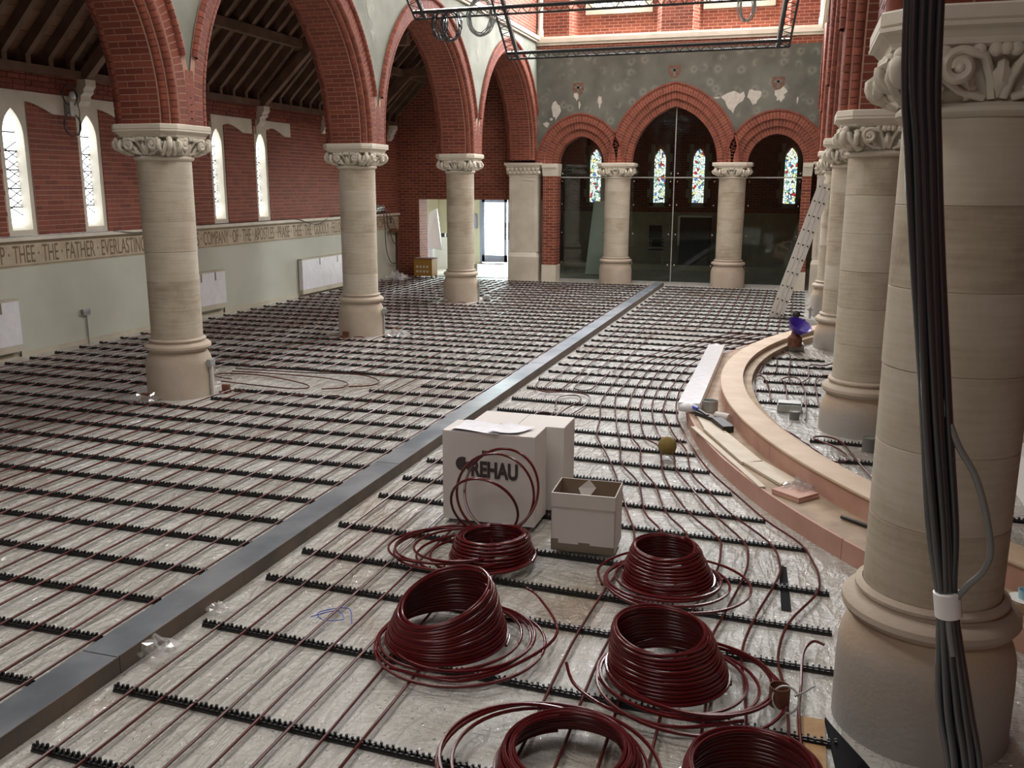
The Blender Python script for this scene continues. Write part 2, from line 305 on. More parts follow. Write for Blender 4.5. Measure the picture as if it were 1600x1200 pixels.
def struct(o, label, cat='structure'): return tag(o, label, cat, kind='structure')
def copy_tree(o, parent=None):
    c = o.copy(); COL.objects.link(c); c.parent = parent
    for ch in o.children: copy_tree(ch, c)
    return c
def text_mesh(txt, size, name, material, M, parent, extrude=.001, sx=1.0, bold=0.0):
    cu = bpy.data.curves.new(name, 'FONT'); cu.body = txt; cu.size = size; cu.extrude = extrude; cu.offset = bold
    t = bpy.data.objects.new(name+'_tmp', cu); COL.objects.link(t); bpy.context.view_layer.update()
    me = bpy.data.meshes.new_from_object(t.evaluated_get(bpy.context.evaluated_depsgraph_get()))
    bpy.data.objects.remove(t); bpy.data.curves.remove(cu)
    me.transform(Matrix.Diagonal((sx, 1, 1, 1))); me.transform(M); me.materials.clear(); me.materials.append(MATS[material])
    o = bpy.data.objects.new(name, me); COL.objects.link(o); o.parent = parent; return o
def catmull(pts, n=6):
    P = [Vector(p) for p in pts]; out = []
    for i in range(len(P)-1):
        a = P[max(i-1, 0)]; b = P[i]; c = P[i+1]; d = P[min(i+2, len(P)-1)]
        for k in range(n):
            t = k/n; out.append(.5*((2*b)+(c-a)*t+(2*a-5*b+4*c-d)*t*t+(3*b-a-3*c+d)*t**3))
    out.append(P[-1]); return out
ORD = ['first', 'second', 'third', 'fourth', 'fifth', 'sixth', 'seventh', 'eighth', 'ninth', 'tenth', 'eleventh', 'twelfth', 'thirteenth', 'fourteenth', 'fifteenth', 'sixteenth', 'seventeenth', 'eighteenth', 'nineteenth', 'twentieth']
def ordn(i):
    if i < 20: return ORD[i]
    t = ['twenty', 'thirty', 'forty', 'fifty'][(i+1)//10-2]; u = (i+1) % 10
    if u == 0: return {'twenty': 'twentieth', 'thirty': 'thirtieth', 'forty': 'fortieth', 'fifty': 'fiftieth'}[t]
    return t+'-'+ORD[u-1]
# ------------------------------------------------------------------ key dimensions
XL, XR, Y1, S = -7.166, .695, 9.364, 4.974
XW = -10.95; YB = 24.0; YA = 24.4; ZAB = 3.19
COLY = [Y1+(i-1)*S for i in range(4)]      # 4.39, 9.364, 14.338, 19.312
MIDX = (XL+XR)/2
SCX, SCY, SR1, SR2 = 7.45, 11.35, 8.62, 8.23   # curved steps
# ------------------------------------------------------------------ floor
m = MB(); m.add([(-11.6, -7, 0), (4.6, -7, 0), (4.6, 31, 0), (-11.6, 31, 0)], [(0, 1, 2, 3)])
struct(m.build('floor', 'floor_sheet'), 'church floor covered in crinkled clear plastic sheet over pale boards', 'floor')
def pix(p):
    d = Vector(p)-Vector((0, 0, H)); z = d.dot(fw)
    if z < .1: return (-9999, -9999, 1)
    return (800+F_*d.dot(rt)/z, 600-F_*d.dot(up)/z, z)
def seen(p, mrg=20):
    x, y, z = pix(p); return -mrg < x < 1600+mrg and -mrg < y < 1200+mrg
def split_bricks(bricks, parent, limit, stuffname):
    """bricks: list of 8-corner hexahedra; the nearest in view become parts, the rest one joined part"""
    def key(b):
        c = sum((Vector(q) for q in b), Vector())/8; return (0 if seen(c, 5) else 1, (c-Vector((0, 0, H))).length)
    bricks = sorted(bricks, key=key)
    for b in bricks[:limit]:
        c = sum((Vector(q) for q in b), Vector())/8
        o = MB().hexa([Vector(q)-c for q in b]).build('brick', 'brick', parent); o.location = c
    m = MB()
    for b in bricks[limit:]: m.hexa(b)
    if m.v: tag(m.build(stuffname, 'brick', parent), None, kind='stuff')
# ------------------------------------------------------------------ arcades
ARC_C, ARC_Z, ARC_REF = .15, 3.3, 2.3
def arch_pos(mid, side, R, a, x):
    """side -1: springing nearer the viewer, +1: further; a: metres along the reference arc (negative: below the springing line)"""
    if a < 0: h, z = R-ARC_C, ARC_Z+a
    else:
        amax = ARC_REF*(PI/2-math.asin(ARC_C/ARC_REF)); th = min(a/amax, 1)*(PI/2-math.asin(ARC_C/R))
        h, z = R*math.cos(th)-ARC_C, ARC_Z+R*math.sin(th)
    return (x, mid+side*h, z)
def arcade(name, X0, bays, detail, label, limit, navedir):
    top = 6.12; m = MB(); m2 = MB(); m3 = MB()
    for mid in bays:
        R = 2.60; n = 48; prev = None
        for i in range(n+1):
            y = mid-S/2+S*i/n; h = abs(y-mid); q = R*R-(h+ARC_C)**2
            zl = ARC_Z+math.sqrt(q) if q > 0 else ZAB
            cur = (y, zl)
            if prev:
                for mm, xx in ((m, X0+navedir*.40), (m2, X0-navedir*.40)):
                    mm.add([(xx, prev[0], prev[1]), (xx, y, zl), (xx, y, top), (xx, prev[0], top)], [(0, 1, 2, 3)])
            prev = cur
    wall = struct(m.build(name, 'plaster_side'), label, 'wall')
    m2.build('aisle_face', 'brick_yz', wall)
    y0, y1 = bays[0]-S/2, bays[-1]+S/2
    MB().box(X0+navedir*.36-.10, X0+navedir*.36+.10, y0, y1, 6.12, 6.17).box(X0+navedir*.36-.14, X0+navedir*.36+.14, y0, y1, 6.17, 6.26).build('string_course', 'stone_pale', wall)
    MB().box(X0-.4, X0+.4, y0, y1, 6.25, 9.6).build('clerestory_brickwork', 'brick_yz', wall)
    bricks = []
    amax = ARC_REF*(PI/2-math.asin(ARC_C/ARC_REF)); nc = 49
    edges = [-.11, -.055]+[amax*i/nc for i in range(nc+1)]
    prof = [(-.4185, 2.66), (-.4185, 2.427), (-.37, 2.35), (-.29, 2.30), (-.250, 2.2815), (.250, 2.2815), (.29, 2.30), (.37, 2.35), (.4185, 2.427), (.4185, 2.66)]
    for mid in bays:
        core = MB()
        for side in (-1, 1):
            vs = []; fs = []; K = len(prof)
            for e in edges:
                for x, R in prof: vs.append(arch_pos(mid, side, R, e, X0+x))
            for i in range(len(edges)-1):
                for j in range(K-1): fs.append((i*K+j, i*K+j+1, (i+1)*K+j+1, (i+1)*K+j))
            core.add(vs, fs)
        arch = core.build('arch', 'mortar', wall)
        if mid not in detail: continue
        rolls = MB(); hood = MB(); local = []
        def brick(side, e0, e1, x0, x1, ra, rb):
            g = .0055
            p = [arch_pos(mid, side, ra, e0+g, x0), arch_pos(mid, side, ra, e0+g, x1), arch_pos(mid, side, ra, e1-g, x1), arch_pos(mid, side, ra, e1-g, x0),
                 arch_pos(mid, side, rb, e0+g, x0), arch_pos(mid, side, rb, e0+g, x1), arch_pos(mid, side, rb, e1-g, x1), arch_pos(mid, side, rb, e1-g, x0)]
            local.append(p)
        def roll(mesh, side, e0, e1, xc, rc, r, n=8):
            vs = []
            for e in (e0+.003, e1-.003):
                for j in range(n):
                    q = 2*PI*j/n; vs.append(arch_pos(mid, side, rc+r*math.sin(q), e, X0+xc+r*math.cos(q)))
            mesh.add(vs, [(j, (j+1) % n, n+(j+1) % n, n+j) for j in range(n)])
        for side in (-1, 1):
            for k in range(len(edges)-1):
                e0, e1 = edges[k], edges[k+1]
                cuts = [(-.252, -.008), (.002, .252)] if k % 2 else [(-.252, -.128), (-.118, .118), (.128, .252)]
                for a, b in cuts: brick(side, e0, e1, X0+a, X0+b, 2.279, 2.36)
                for sg in (-1, 1):
                    rc = [(2.43, 2.575)] if k % 2 else [(2.43, 2.508), (2.516, 2.575)]
                    for a, b in rc: brick(side, e0, e1, X0+sg*.33, X0+sg*.421, a, b)
                    roll(rolls, side, e0, e1, sg*.295, 2.325, .048); roll(rolls, side, e0, e1, sg*.37, 2.385, .052)
                    if e0 > .5: roll(hood, side, e0, e1, sg*.425, 2.608, .045)
        for sg in (-1, 1):
            for cc in (-1, 1):
                yc = mid+cc*S/2; zz = ZAB+.003; kk = 0
                while zz < 3.80:
                    for sgx in (-1, 1):
                        x0_, x1_ = sorted((X0+sgx*.33, X0+sgx*.4215)); ya_, yb_ = sorted((yc, yc-cc*(.062+.02*max(0, zz-3.3)))); 
                        if sg == 1: local.append([(x0_, ya_, zz), (x1_, ya_, zz), (x1_, yb_, zz), (x0_, yb_, zz), (x0_, ya_, zz+.066), (x1_, ya_, zz+.066), (x1_, yb_, zz+.066), (x0_, yb_, zz+.066)])
                    zz += .076; kk += 1
        tag(rolls.build('roll_moulding', 'brick', arch, smooth=50), None, kind='stuff')
        tag(hood.build('hood_mould', 'brick', arch, smooth=50), None, kind='stuff')
        bricks.append((arch, local))
    # nearest bricks in view as parts, the rest joined per arch
    allb = []
    for a, l in bricks:
        for b in l:
            c = sum((Vector(q) for q in b), Vector())/8
            allb.append(((0 if seen(c, 5) else 1, (c-Vector((0, 0, H))).length), a, b))
    allb.sort(key=lambda t: t[0]); rest = {}
    for i, (k, a, b) in enumerate(allb):
        if i < limit and k[0] == 0:
            c = sum((Vector(q) for q in b), Vector())/8
            o = MB().hexa([Vector(q)-c for q in b]).build('brick', 'brick', a); o.location = c
        else: rest.setdefault(a.name, (a, MB()))[1].hexa(b)
    for a, mm in rest.values(): tag(mm.build('brickwork', 'brick', a), None, kind='stuff')
    return wall
LB = [Y1-S/2+i*S for i in range(-2, 4)]
arcade('wall_arcade_left', XL, LB, LB[2:], 'left arcade wall of faded grey painted plaster over red brick arches', 300, 1)
arcade('wall_arcade_right', XR, LB, LB[1:], 'right arcade wall with red brick arches above the near stone column', 260, -1)
mat('faded_paint', (.34, .345, .29), .9, col2=(.27, .28, .23), scale=14)
wal = COL.objects['wall_arcade_left']
for yy, zz, nm, poly in ((14.18, 5.36, 'painted_shield', [(-.14, .22), (.14, .22), (.14, -.08), (.07, -.2), (0, -.26), (-.07, -.2), (-.14, -.08)]), (14.24, 4.93, 'painted_star', [(0, .16), (.03, .04), (.10, 0), (.03, -.04), (0, -.2), (-.03, -.04), (-.10, 0), (-.03, .04)]), (19.35, 5.3, 'painted_star', [(0, .16), (.03, .04), (.10, 0), (.03, -.04), (0, -.2), (-.03, -.04), (-.10, 0), (-.03, .04)])):
    MB().prism([(yy+a, zz+b) for a, b in poly], lambda p, q, d: (d, p, q), XL+.399, XL+.403).build(nm, 'faded_paint', wal, fix=True)
# ------------------------------------------------------------------ columns
def oct_ring(hw, ch, z):
    return [(-hw+ch, -hw, z), (hw-ch, -hw, z), (hw, -hw+ch, z), (hw, hw-ch, z), (hw-ch, hw, z), (-hw+ch, hw, z), (-hw, hw-ch, z), (-hw, -hw+ch, z)]
def spiral(c, ex, ey, r0_, r1_, turns, a0, n=26, sgn=1):
    pts = []
    for i in range(n+1):
        t = i/n; a = a0+sgn*turns*2*PI*t; r = r0_+(r1_-r0_)*t
        pts.append(Vector(c)+Vector(ex)*(r*math.cos(a))+Vector(ey)*(r*math.sin(a)))
    return pts
def leaf(mb, c, out, upv, L, Wd, bulge):
    out = Vector(out).normalized(); upv = Vector(upv).normalized(); sd = out.cross(upv).normalized(); vs = []; fs = []; n = 7
    for i in range(n+1):
        t = i/n; w = Wd*math.sin(PI*min(1, .12+.88*t))**.7*(1-.35*(i % 2)); p = Vector(c)+upv*(L*t)+out*(bulge*math.sin(t*PI*.8)+.02*t*t)
        vs += [p-sd*w-out*.008, p+out*.014, p+sd*w-out*.008]
    for i in range(n):
        for j in range(2): fs.append((i*3+j, i*3+j+1, (i+1)*3+j+1, (i+1)*3+j))
    mb.add(vs, fs)
def make_column():
    root = empty('stone_column'); RS = .2986
    MB().lathe([(.392, 0), (.392, .30), (.388, .40), (.382, .43), (.372, .47), (.352, .51), (.336, .545), (.334, .565)], 40).build('plinth', 'plinth_mix', root, smooth=40)
    MB().lathe([(.334, .56), (.348, .562), (.374, .576), (.389, .600), (.386, .626), (.366, .648), (.345, .655), (.322, .660), (.318, .668), (.324, .676), (.334, .684), (.334, .698), (.320, .708), (.302, .714)], 40, cap=False).build('base_moulding', 'plinth_stone', root, smooth=35)
    zs = [.705+.3485*i for i in range(7)]
    for i in range(6):
        z0, z1 = zs[i], zs[i+1]; ra = RS+(.004 if i > 2 else 0)
        MB().lathe([(ra-.004, z0), (ra, z0+.0035), (ra, z1-.0035), (ra-.004, z1)], 40).build('drum', 'drum_stone', root, smooth=30)
    cap = MB().lathe([(.30, 2.79), (.318, 2.795), (.335, 2.812), (.335, 2.828), (.318, 2.845), (.300, 2.85), (.302, 2.90), (.318, 2.95), (.345, 3.0), (.372, 3.045)], 40).build('capital', 'stone_pale', root, smooth=40)
    vs = []; tiers = [(.375, .115, 3.04), (.392, .118, 3.052), (.398, .12, 3.075), (.425, .128, 3.105), (.446, .13, 3.112), (.446, .13, 3.125), (.436, .13, 3.130), (.444, .13, 3.138), (.444, .13, 3.182), (.436, .128, ZAB)]
    for t in tiers: vs += oct_ring(*t)
    fs = [tuple(reversed(range(8)))]+[tuple(range(8*(len(tiers)-1), 8*len(tiers)))]
    for i in range(len(tiers)-1):
        for j in range(8): fs.append((i*8+j, i*8+(j+1) % 8, (i+1)*8+(j+1) % 8, (i+1)*8+j))
    MB().add(vs, fs).build('abacus', 'stone_pale', root)
    Z = Vector((0, 0, 1))
    for q in range(4):
        a = PI/4+q*PI/2; o = Vector((math.cos(a), math.sin(a), 0)); sd = Z.cross(o)
        v = MB()   # corner crocket: stem leaves curling outwards into a ball
        v.tube([o*.32+Z*2.86, o*.39+Z*2.91, o*.455+Z*2.965]+spiral(o*.475+Z*2.965, o, Z, .062, .018, 1.1, .9, 18, -1), .028, 7, taper=lambda t: 1.15-.4*t)
        for s_ in (-1, 1):
            v.tube([o*.34+sd*s_*.04+Z*2.88]+spiral(o*.445+sd*s_*.075+Z*2.955, (o*.75+sd*s_*.66), Z, .070, .016, 1.2, .8, 18, -1), .023, 6, taper=lambda t: 1.1-.4*t)
            v.tube([o*.36+sd*s_*.06+Z*2.86, o*.45+sd*s_*.06+Z*2.89, o*.505+sd*s_*.05+Z*2.94, o*.505+sd*s_*.035+Z*3.0], .022, 6)
            v.sphere(o*.42+sd*s_*.12+Z*3.015, .035)
        v.sphere(o*.49+Z*2.96, .042); v.sphere(o*.505+Z*3.02, .034); v.sphere(o*.43+Z*2.895, .045, sc=(1, 1, .7))
        v.build('volute', 'stone_pale', cap, smooth=60)
        b = q*PI/2; o = Vector((math.cos(b), math.sin(b), 0)); sd = Z.cross(o)
        w = MB()
        for s_ in (-1, 1):
            c = o*.400+sd*s_*.155+Z*2.965
            w.tube([o*.31+sd*s_*.02+Z*2.86, o*.335+sd*s_*.035+Z*2.93, o*.375+sd*s_*.07+Z*3.01]+spiral(c, sd*s_, Z, .066, .012, 1.35, 2.2, 26, -1), .022, 6, taper=lambda t: .9+.3*t)
            w.sphere(c+o*.006, .022)
            w.tube([o*.31+sd*s_*.05+Z*2.86, o*.345+sd*s_*.14+Z*2.885, o*.37+sd*s_*.215+Z*2.94, o*.385+sd*s_*.235+Z*3.0], .016, 6)
            leaf(w, o*.31+sd*s_*.10+Z*2.855, o, Z*.9+sd*s_*.25, .12, .035, .04)
            leaf(w, o*.318+sd*s_*.21-o*.03+Z*2.86, o+sd*s_*.5, Z, .13, .035, .05)
            for k in range(3): w.sphere(o*(.392-.012*k)+sd*s_*(.035+.055*k)+Z*3.028, .026)
        leaf(w, o*.31+Z*2.86, o, Z, .15, .04, .05); w.sphere(o*.40+Z*3.03, .024)
        w.build('leaf_scroll', 'stone_pale', cap, smooth=60)
    return root
c0 = make_column()
CL = [('left', 1, 'tall cream stone column nearest the viewer on the left, by the lettered frieze'), ('left', 2, 'cream stone column in the left row, second from the viewer'),
      ('left', 3, 'cream stone column in the left row, in front of the bright porch'), ('right', 0, 'large cream stone column filling the right edge behind the hanging cables'),
      ('right', 1, 'cream stone column on the right, standing inside the curved step'), ('right', 2, 'cream stone column on the right, third from the viewer, by the purple bucket'),
      ('right', 3, 'furthest cream stone column on the right, with the ladder against it')]
for i, (sd, k, lab) in enumerate(CL):
    o = c0 if i == 0 else copy_tree(c0)
    o.location = (XL if sd == 'left' else XR, COLY[k], 0); tag(o, lab, 'column', 'round stone columns of the nave')
for o in [q for q in COL.objects if q.name.startswith('stone_column') and q.location.x < -5]:
    for ch_ in o.children:
        if ch_.name.startswith('plinth'):
            ch_.data = ch_.data.copy(); ch_.data.materials.clear(); ch_.data.materials.append(MATS['plinth_stone'])
for x, lab in ((-4.63, 'stone column left of the central back arch, behind it a glass screen'), (-1.70, 'stone column right of the central back arch, before the glass screen')):
    o = copy_tree(c0); o.location = (x, YB+.32, 0); o.scale = (1.1, 1.1, .975); tag(o, lab, 'column', 'stone columns of the back wall')
# ------------------------------------------------------------------ left aisle wall
WINS = [(10.72, 11.26), (12.24, 12.75), (15.70, 16.18), (17.24, 17.74)]
ZS, ZG, ZT = 1.83, 1.93, 3.62
bricks = []; shared = {}
wl = MB()
ys = [-6.5]+[v for w in WINS for v in w]+[YA]
for i in range(len(ys)-1):
    a, b = ys[i], ys[i+1]
    if (a, b) in WINS:
        wl.box(XW-.35, XW-.003, a, b, 0, ZS-.10); wl.box(XW-.35, XW-.003, a, b, ZT+.10, 4.2)
    else: wl.box(XW-.35, XW-.003, a, b, 0, 4.2)
wall_left = struct(wl.build('wall_left', 'mortar'), 'left aisle wall of red brick above a pale green painted dado', 'wall')
MB().box(XW-.003, XW+.004, -6.5, YA, .07, 1.33).build('dado', 'dado', wall_left)
MB().box(XW-.003, XW+.012, -6.5, YA, 1.33, 1.71).build('frieze_band', 'frieze', wall_left)
MB().box(XW, XW+.016, -6.5, YA, 1.345, 1.352).box(XW, XW+.016, -6.5, YA, 1.665, 1.672).build('painted_line', 'letter', wall_left)
MB().box(XW-.02, XW+.07, -6.5, YA, 1.71, 1.765).build('stone_ledge', 'stone_pale', wall_left)
MB().box(XW-.003, XW+.02, -6.5, YA, 0, .07).build('skirting', 'stone', wall_left)
nrow = 0; z = 1.768
while z < 4.14:
    y = 9.0+(.1125 if nrow % 2 else 0); k = 0
    while y < YA:
        L = .215 if (k % 3 != 2 or nrow % 4 == 0) else .1025
        y0, y1 = y, min(y+L, YA)
        zc = z+.0325; segs = [(y0, y1)]
        for a, b in WINS:
            if ZS-.11 < zc < ZT+.10:
                ns = []
                for p, q in segs:
                    if q <= a or p >= b: ns.append((p, q))
                    else:
                        if p < a-.03: ns.append((p, a))
                        if q > b+.03: ns.append((b, q))
                segs = ns
        for p, q in segs:
            d = XW+random.uniform(-.001, .003)+(.05 if z > 4.0 else (.025 if z > 3.86 else 0))
            bricks.append([(XW-.03, p, z), (d, p, z), (d, q, z), (XW-.03, q, z), (XW-.03, p, z+.063), (d, p, z+.063), (d, q, z+.063), (XW-.03, q, z+.063)])
        y += L+.012; k += 1
    z += .075; nrow += 1
split_bricks(bricks, wall_left, 300, 'brickwork')
# lettering on the frieze
Mt = lambda y, z: Matrix.Translation((XW+.013, y, z)) @ Matrix(((0, 0, 1, 0), (1, 0, 0, 0), (0, 1, 0, 0), (0, 0, 0, 1)))
def fr(txt, ya, yb, z=1.385):
    o = text_mesh(txt, .37, 'frieze_lettering', 'letter', Matrix(), wall_left); me = o.data
    xs = [v.co.x for v in me.vertices]; w = max(xs)-min(xs); me.transform(Matrix.Translation((-min(xs), 0, 0))); me.transform(Matrix.Diagonal(((yb-ya)/w, 1, 1, 1))); me.transform(Mt(ya, z))
# left wall seen from inside reads towards larger Y from the viewer's side
fr('WORSHIP \u00b7 THEE \u00b7 THE \u00b7 FATHER \u00b7 EVERLASTING \u00b7', 9.80, 13.70)
fr('THE GLORIOUS \u00b7 COMPANY \u00b7 OF \u00b7 THE \u00b7 APOSTLES \u00b7 PRAISE \u00b7 THEE \u00b7 THE \u00b7 GOODLY \u00b7 FELLOWSHIP', 13.96, 21.39)
fr('\u00b7 OF \u00b7 THE \u00b7 PROPHETS', 21.5, 24.0)
# windows of the left aisle
def lancet(y0, y1, zb, zt, n=8):
    mid = (y0+y1)/2; hw = (y1-y0)/2; rise = hw*2.1; spr = zt-rise; c = (rise*rise-hw*hw)/(2*hw); R = hw+c; pts = [(y0, zb), (y1, zb), (y1, spr)]
    th = math.acos(c/R)
    for i in range(1, n+1): pts.append((mid+R*math.cos(th*i/n)-c, spr+R*math.sin(th*i/n)))
    for i in range(n-1, -1, -1): pts.append((mid-R*math.cos(th*i/n)+c, spr+R*math.sin(th*i/n)))
    return pts
wl_lab = ['leftmost bright lancet window at the left edge of the photo', 'bright lancet window just left of the nearest left column', 'bright lancet window just right of the nearest left column', 'narrow lancet window furthest along the left wall, by the corbel']
for i, (a, b) in enumerate(WINS):
    w = struct(empty('window_%d' % (i+1), (0, 0, 0)), wl_lab[i], 'window')
    g = lancet(a+.08, b-.08, ZG, ZT-.02)
    MB().prism(g, lambda p, q, d: (d, p, q), XW-.195, XW-.19).build('pane', 'daylight_pane', w)
    fr_ = MB()   # stone frame: jambs, sill and head around the lancet
    fr_.box(XW-.24, XW-.015, a, a+.08, ZS, ZT+.1); fr_.box(XW-.24, XW-.015, b-.08, b, ZS, ZT+.1)
    fr_.hexa([(XW-.24, a, ZS-.12), (XW-.01, a, ZS-.12), (XW-.01, b, ZS-.12), (XW-.24, b, ZS-.12), (XW-.24, a, ZG), (XW-.015, a, ZG-.07), (XW-.015, b, ZG-.07), (XW-.24, b, ZG)])
    half = len(g)
    top = [p for p in g[2:]]
    for j in range(len(top)-1):
        (p, q), (p2, q2) = top[j], top[j+1]
        fr_.hexa([(XW-.24, p, q), (XW-.015, p, q), (XW-.015, p2, q2), (XW-.24, p2, q2), (XW-.24, p, ZT+.1), (XW-.015, p, ZT+.1), (XW-.015, p2, ZT+.1), (XW-.24, p2, ZT+.1)])
    fr_.build('stone_surround', 'stone_pale', w)
    ld = MB(); zz = ZG+.25
    while zz < ZT-.3: ld.box(XW-.189, XW-.175, a+.08, b-.08, zz, zz+.02); zz += .27
    for sgn in (-1, 1):
        for k in range(-2, 14):
            za = ZG+k*.14; p0 = (XW-.184, a+.08, za if sgn > 0 else za+.22); p1 = (XW-.184, b-.08, za+.22 if sgn > 0 else za)
            if min(p0[2], p1[2]) > ZG and max(p0[2], p1[2]) < ZT-.35: ld.beam(p0, p1, .012, .012)
    ld.build('lead_strip', 'lead', w)
    # stone lintel with a shallow arched cut above the window
    cy = [11.246, 12.70, 16.31, 17.92][i]; la, lb = [(10.3, 11.98), (12.0, 13.3), (15.74, 17.13), (17.30, 18.65)][i]
    pl = [(la, 3.85), (la, 3.56), (cy-.5, 3.56)]+[(cy+.5*t, 3.56+.15*(1-abs(t)**1.5)) for t in [-.75+.25*k for k in range(7)]]+[(cy+.5, 3.56), (lb, 3.56), (lb, 3.85)]
    n = len(pl); ml = MB()
    for j in range(1, n-2):
        (p, q), (p2, q2) = pl[j], pl[j+1]
        ml.hexa([(XW-.03, p, q), (XW+.03, p, q), (XW+.03, p2, q2), (XW-.03, p2, q2), (XW-.03, p, 3.85), (XW+.03, p, 3.85), (XW+.03, p2, 3.85), (XW-.03, p2, 3.85)])
    ml.build('lintel', 'stone_pale', w)
for y, lab in ((12.38, 'small carved stone corbel above the wall rings'), (17.43, 'carved stone corbel between the two far lancet windows'), (20.2, 'carved stone corbel on the left wall behind the second left column'), (23.9, 'carved stone corbel at the far end of the left wall')):
    m = MB(); m.prism([(0, 4.12), (.22, 4.12), (.22, 4.02), (.17, 3.97), (.17, 3.92), (.11, 3.88), (.10, 3.8), (.04, 3.73), (0, 3.72)], lambda p, q, d: (XW+p, d, q), y-.11, y+.11)
    tag(m.build('corbel', 'stone_pale', fix=True), lab, 'corbel', 'stone corbels of the left wall')
# ------------------------------------------------------------------ aisle roof
zr = lambda x: 4.40+(x+10.9)*1.0
m = MB(); m.hexa([(XW-.3, -6.5, zr(XW-.3)+.16), (XL-.35, -6.5, zr(XL-.35)+.16), (XL-.35, YA, zr(XL-.35)+.16), (XW-.3, YA, zr(XW-.3)+.16), (XW-.3, -6.5, zr(XW-.3)+.2), (XL-.35, -6.5, zr(XL-.35)+.2), (XL-.35, YA, zr(XL-.35)+.2), (XW-.3, YA, zr(XW-.3)+.2)])
ceil_l = struct(m.build('ceiling_aisle', 'board_dark'), 'dark boarded sloping roof over the left aisle', 'ceiling')
x = XW-.05
while x < XL-.42:
    x2 = x+.118; o = MB().hexa([(x, 4.0, zr(x)+.115), (x2, 4.0, zr(x2)+.115), (x2, YA, zr(x2)+.115), (x, YA, zr(x)+.115), (x, 4.0, zr(x)+.15), (x2, 4.0, zr(x2)+.15), (x2, YA, zr(x2)+.15), (x, YA, zr(x)+.15)]).build('roof_board', 'roof_board', ceil_l); x += .128
MB().box(XW-.3, XW+.12, -6.5, YA, 4.12, 4.24).build('wall_plate', 'wood_dark', ceil_l)
rb = MB().beam((XW+.05, 0, zr(XW+.05)), (XL-.38, 0, zr(XL-.38)), .095, .15).build('rafter', 'wood_dark', ceil_l)
pb = MB().box(XW+.02, XW+.11, -.045, .045, 4.24, 4.46).build('ashlar_post', 'wood_dark', ceil_l)
y = 7.02; first = True; y = 5.7
while y < YA-.1:
    if first: rb.location.y = y; pb.location.y = y; first = False
    else:
        for s_ in (rb, pb):
            c = s_.copy(); COL.objects.link(c); c.parent = ceil_l; c.location.y = y
    y += .43
for x in (-9.85, -8.7): MB().box(x-.07, x+.07, -6.5, YA, zr(x)-.24, zr(x)-.07).build('purlin', 'wood_dark', ceil_l)
for yy in (12.38, 17.43, 22.4):
    t = MB().beam((XW, yy, 5.3), (XL-.35, yy, 5.3), .16, .2)
    t.beam((XW+.05, yy, 4.1), (-9.6, yy, 5.3), .14, .16); t.beam((-9.2, yy, 5.3), (XL-.4, yy, 6.6), .13, .14)
    t.build('tie_beam', 'wood_dark', ceil_l)
# ------------------------------------------------------------------ aisle end wall and porch
m = MB(); m.box(-11.3, -10.30, YA, YA+.4, 0, 9).box(-10.30, -6.77, YA, YA+.4, 2.15, 9)
wall_end = struct(m.build('wall_end', 'brick_xz'), 'brick end wall of the left aisle above the wide porch opening', 'wall')
MB().box(-10.35, -10.297, YA+.004, YA+.6, 0, 2.147).build('brick_jamb', 'brick_yz', wall_end)
m = MB(); m.box(-11.7, -11.6, YA+.4, 29.2, 0, 2.6).box(-7.45, -7.35, YA+.4, 29.2, 0, 2.6).box(-11.7, -7.35, YA+.4, 29.3, 2.5, 2.6).box(-11.7, -10.1, 29.1, 29.25, 0, 2.6).box(-8.2, -7.35, 29.1, 29.25, 0, 2.6).box(-10.1, -8.2, 29.1, 29.25, 2.2, 2.6)
struct(m.build('wall_porch', 'cream_paint'), 'cream painted walls of the bright entrance porch', 'wall')
MB_ = MB().add([(-11.6, YA+.1, .012), (-7.4, YA+.1, .012), (-7.4, 29.2, .012), (-11.6, 29.2, .012)], [(0, 1, 2, 3)])
struct(MB_.build('floor_porch', 'white_paint'), 'pale floor of the sunlit porch', 'floor')
d = struct(empty('door_1', (-9.15, 29.1, 0)), 'glazed double entrance door with grey frame at the far left', 'door')
m = MB()
for x0 in (-.88, .02): m.box(x0, x0+.09, -.04, .04, .05, 2.1).box(x0+.77, x0+.86, -.04, .04, .05, 2.1).box(x0, x0+.86, -.04, .04, .05, .28).box(x0, x0+.86, -.04, .04, 2.0, 2.1)
m.build('leaf_frame', 'door_frame', d); MB().box(-.95, -.88, -.06, .06, 0, 2.2).box(.88, .95, -.06, .06, 0, 2.2).box(-.95, .95, -.06, .06, 2.1, 2.2).build('door_frame', 'door_frame', d)
MB().box(-.79, -.11, -.005, .005, .28, 2.0).box(.11, .79, -.005, .005, .28, 2.0).build('pane', 'screen_glass', d)
MB().box(-.07, -.02, -.09, -.04, .8, 1.35).box(.04, .09, -.09, -.04, .8, 1.35).build('push_handle', 'dark_furniture', d)
MB().box(-.95, .95, -.35, -.06, 0, .02).build('threshold_mat', 'rust', d)
# ------------------------------------------------------------------ back wall
def parch(half, rise):
    c = (rise*rise-half*half)/(2*half); return half+c, c
ARCHES = [(-5.59, .61, .70), (-3.18, 1.085, 1.40), (-.68, .66, .70)]; TH = .555; ZSP = 3.1
def ext(x):
    zl = ZSP
    for cx, h, r in ARCHES:
        R, c = parch(h, r); q = (R+TH-.02)**2-(abs(x-cx)+c)**2
        if q > 0: zl = max(zl, ZSP+math.sqrt(q))
    return zl
m = MB(); n = 220; xa, xb = -6.78, .32
for i in range(n):
    x0, x1 = xa+(xb-xa)*i/n, xa+(xb-xa)*(i+1)/n
    m.hexa([(x0, YB, ext(x0)), (x1, YB, ext(x1)), (x1, YB+.7, ext(x1)), (x0, YB+.7, ext(x0)), (x0, YB, 6.0), (x1, YB, 6.0), (x1, YB+.7, 6.0), (x0, YB+.7, 6.0)])
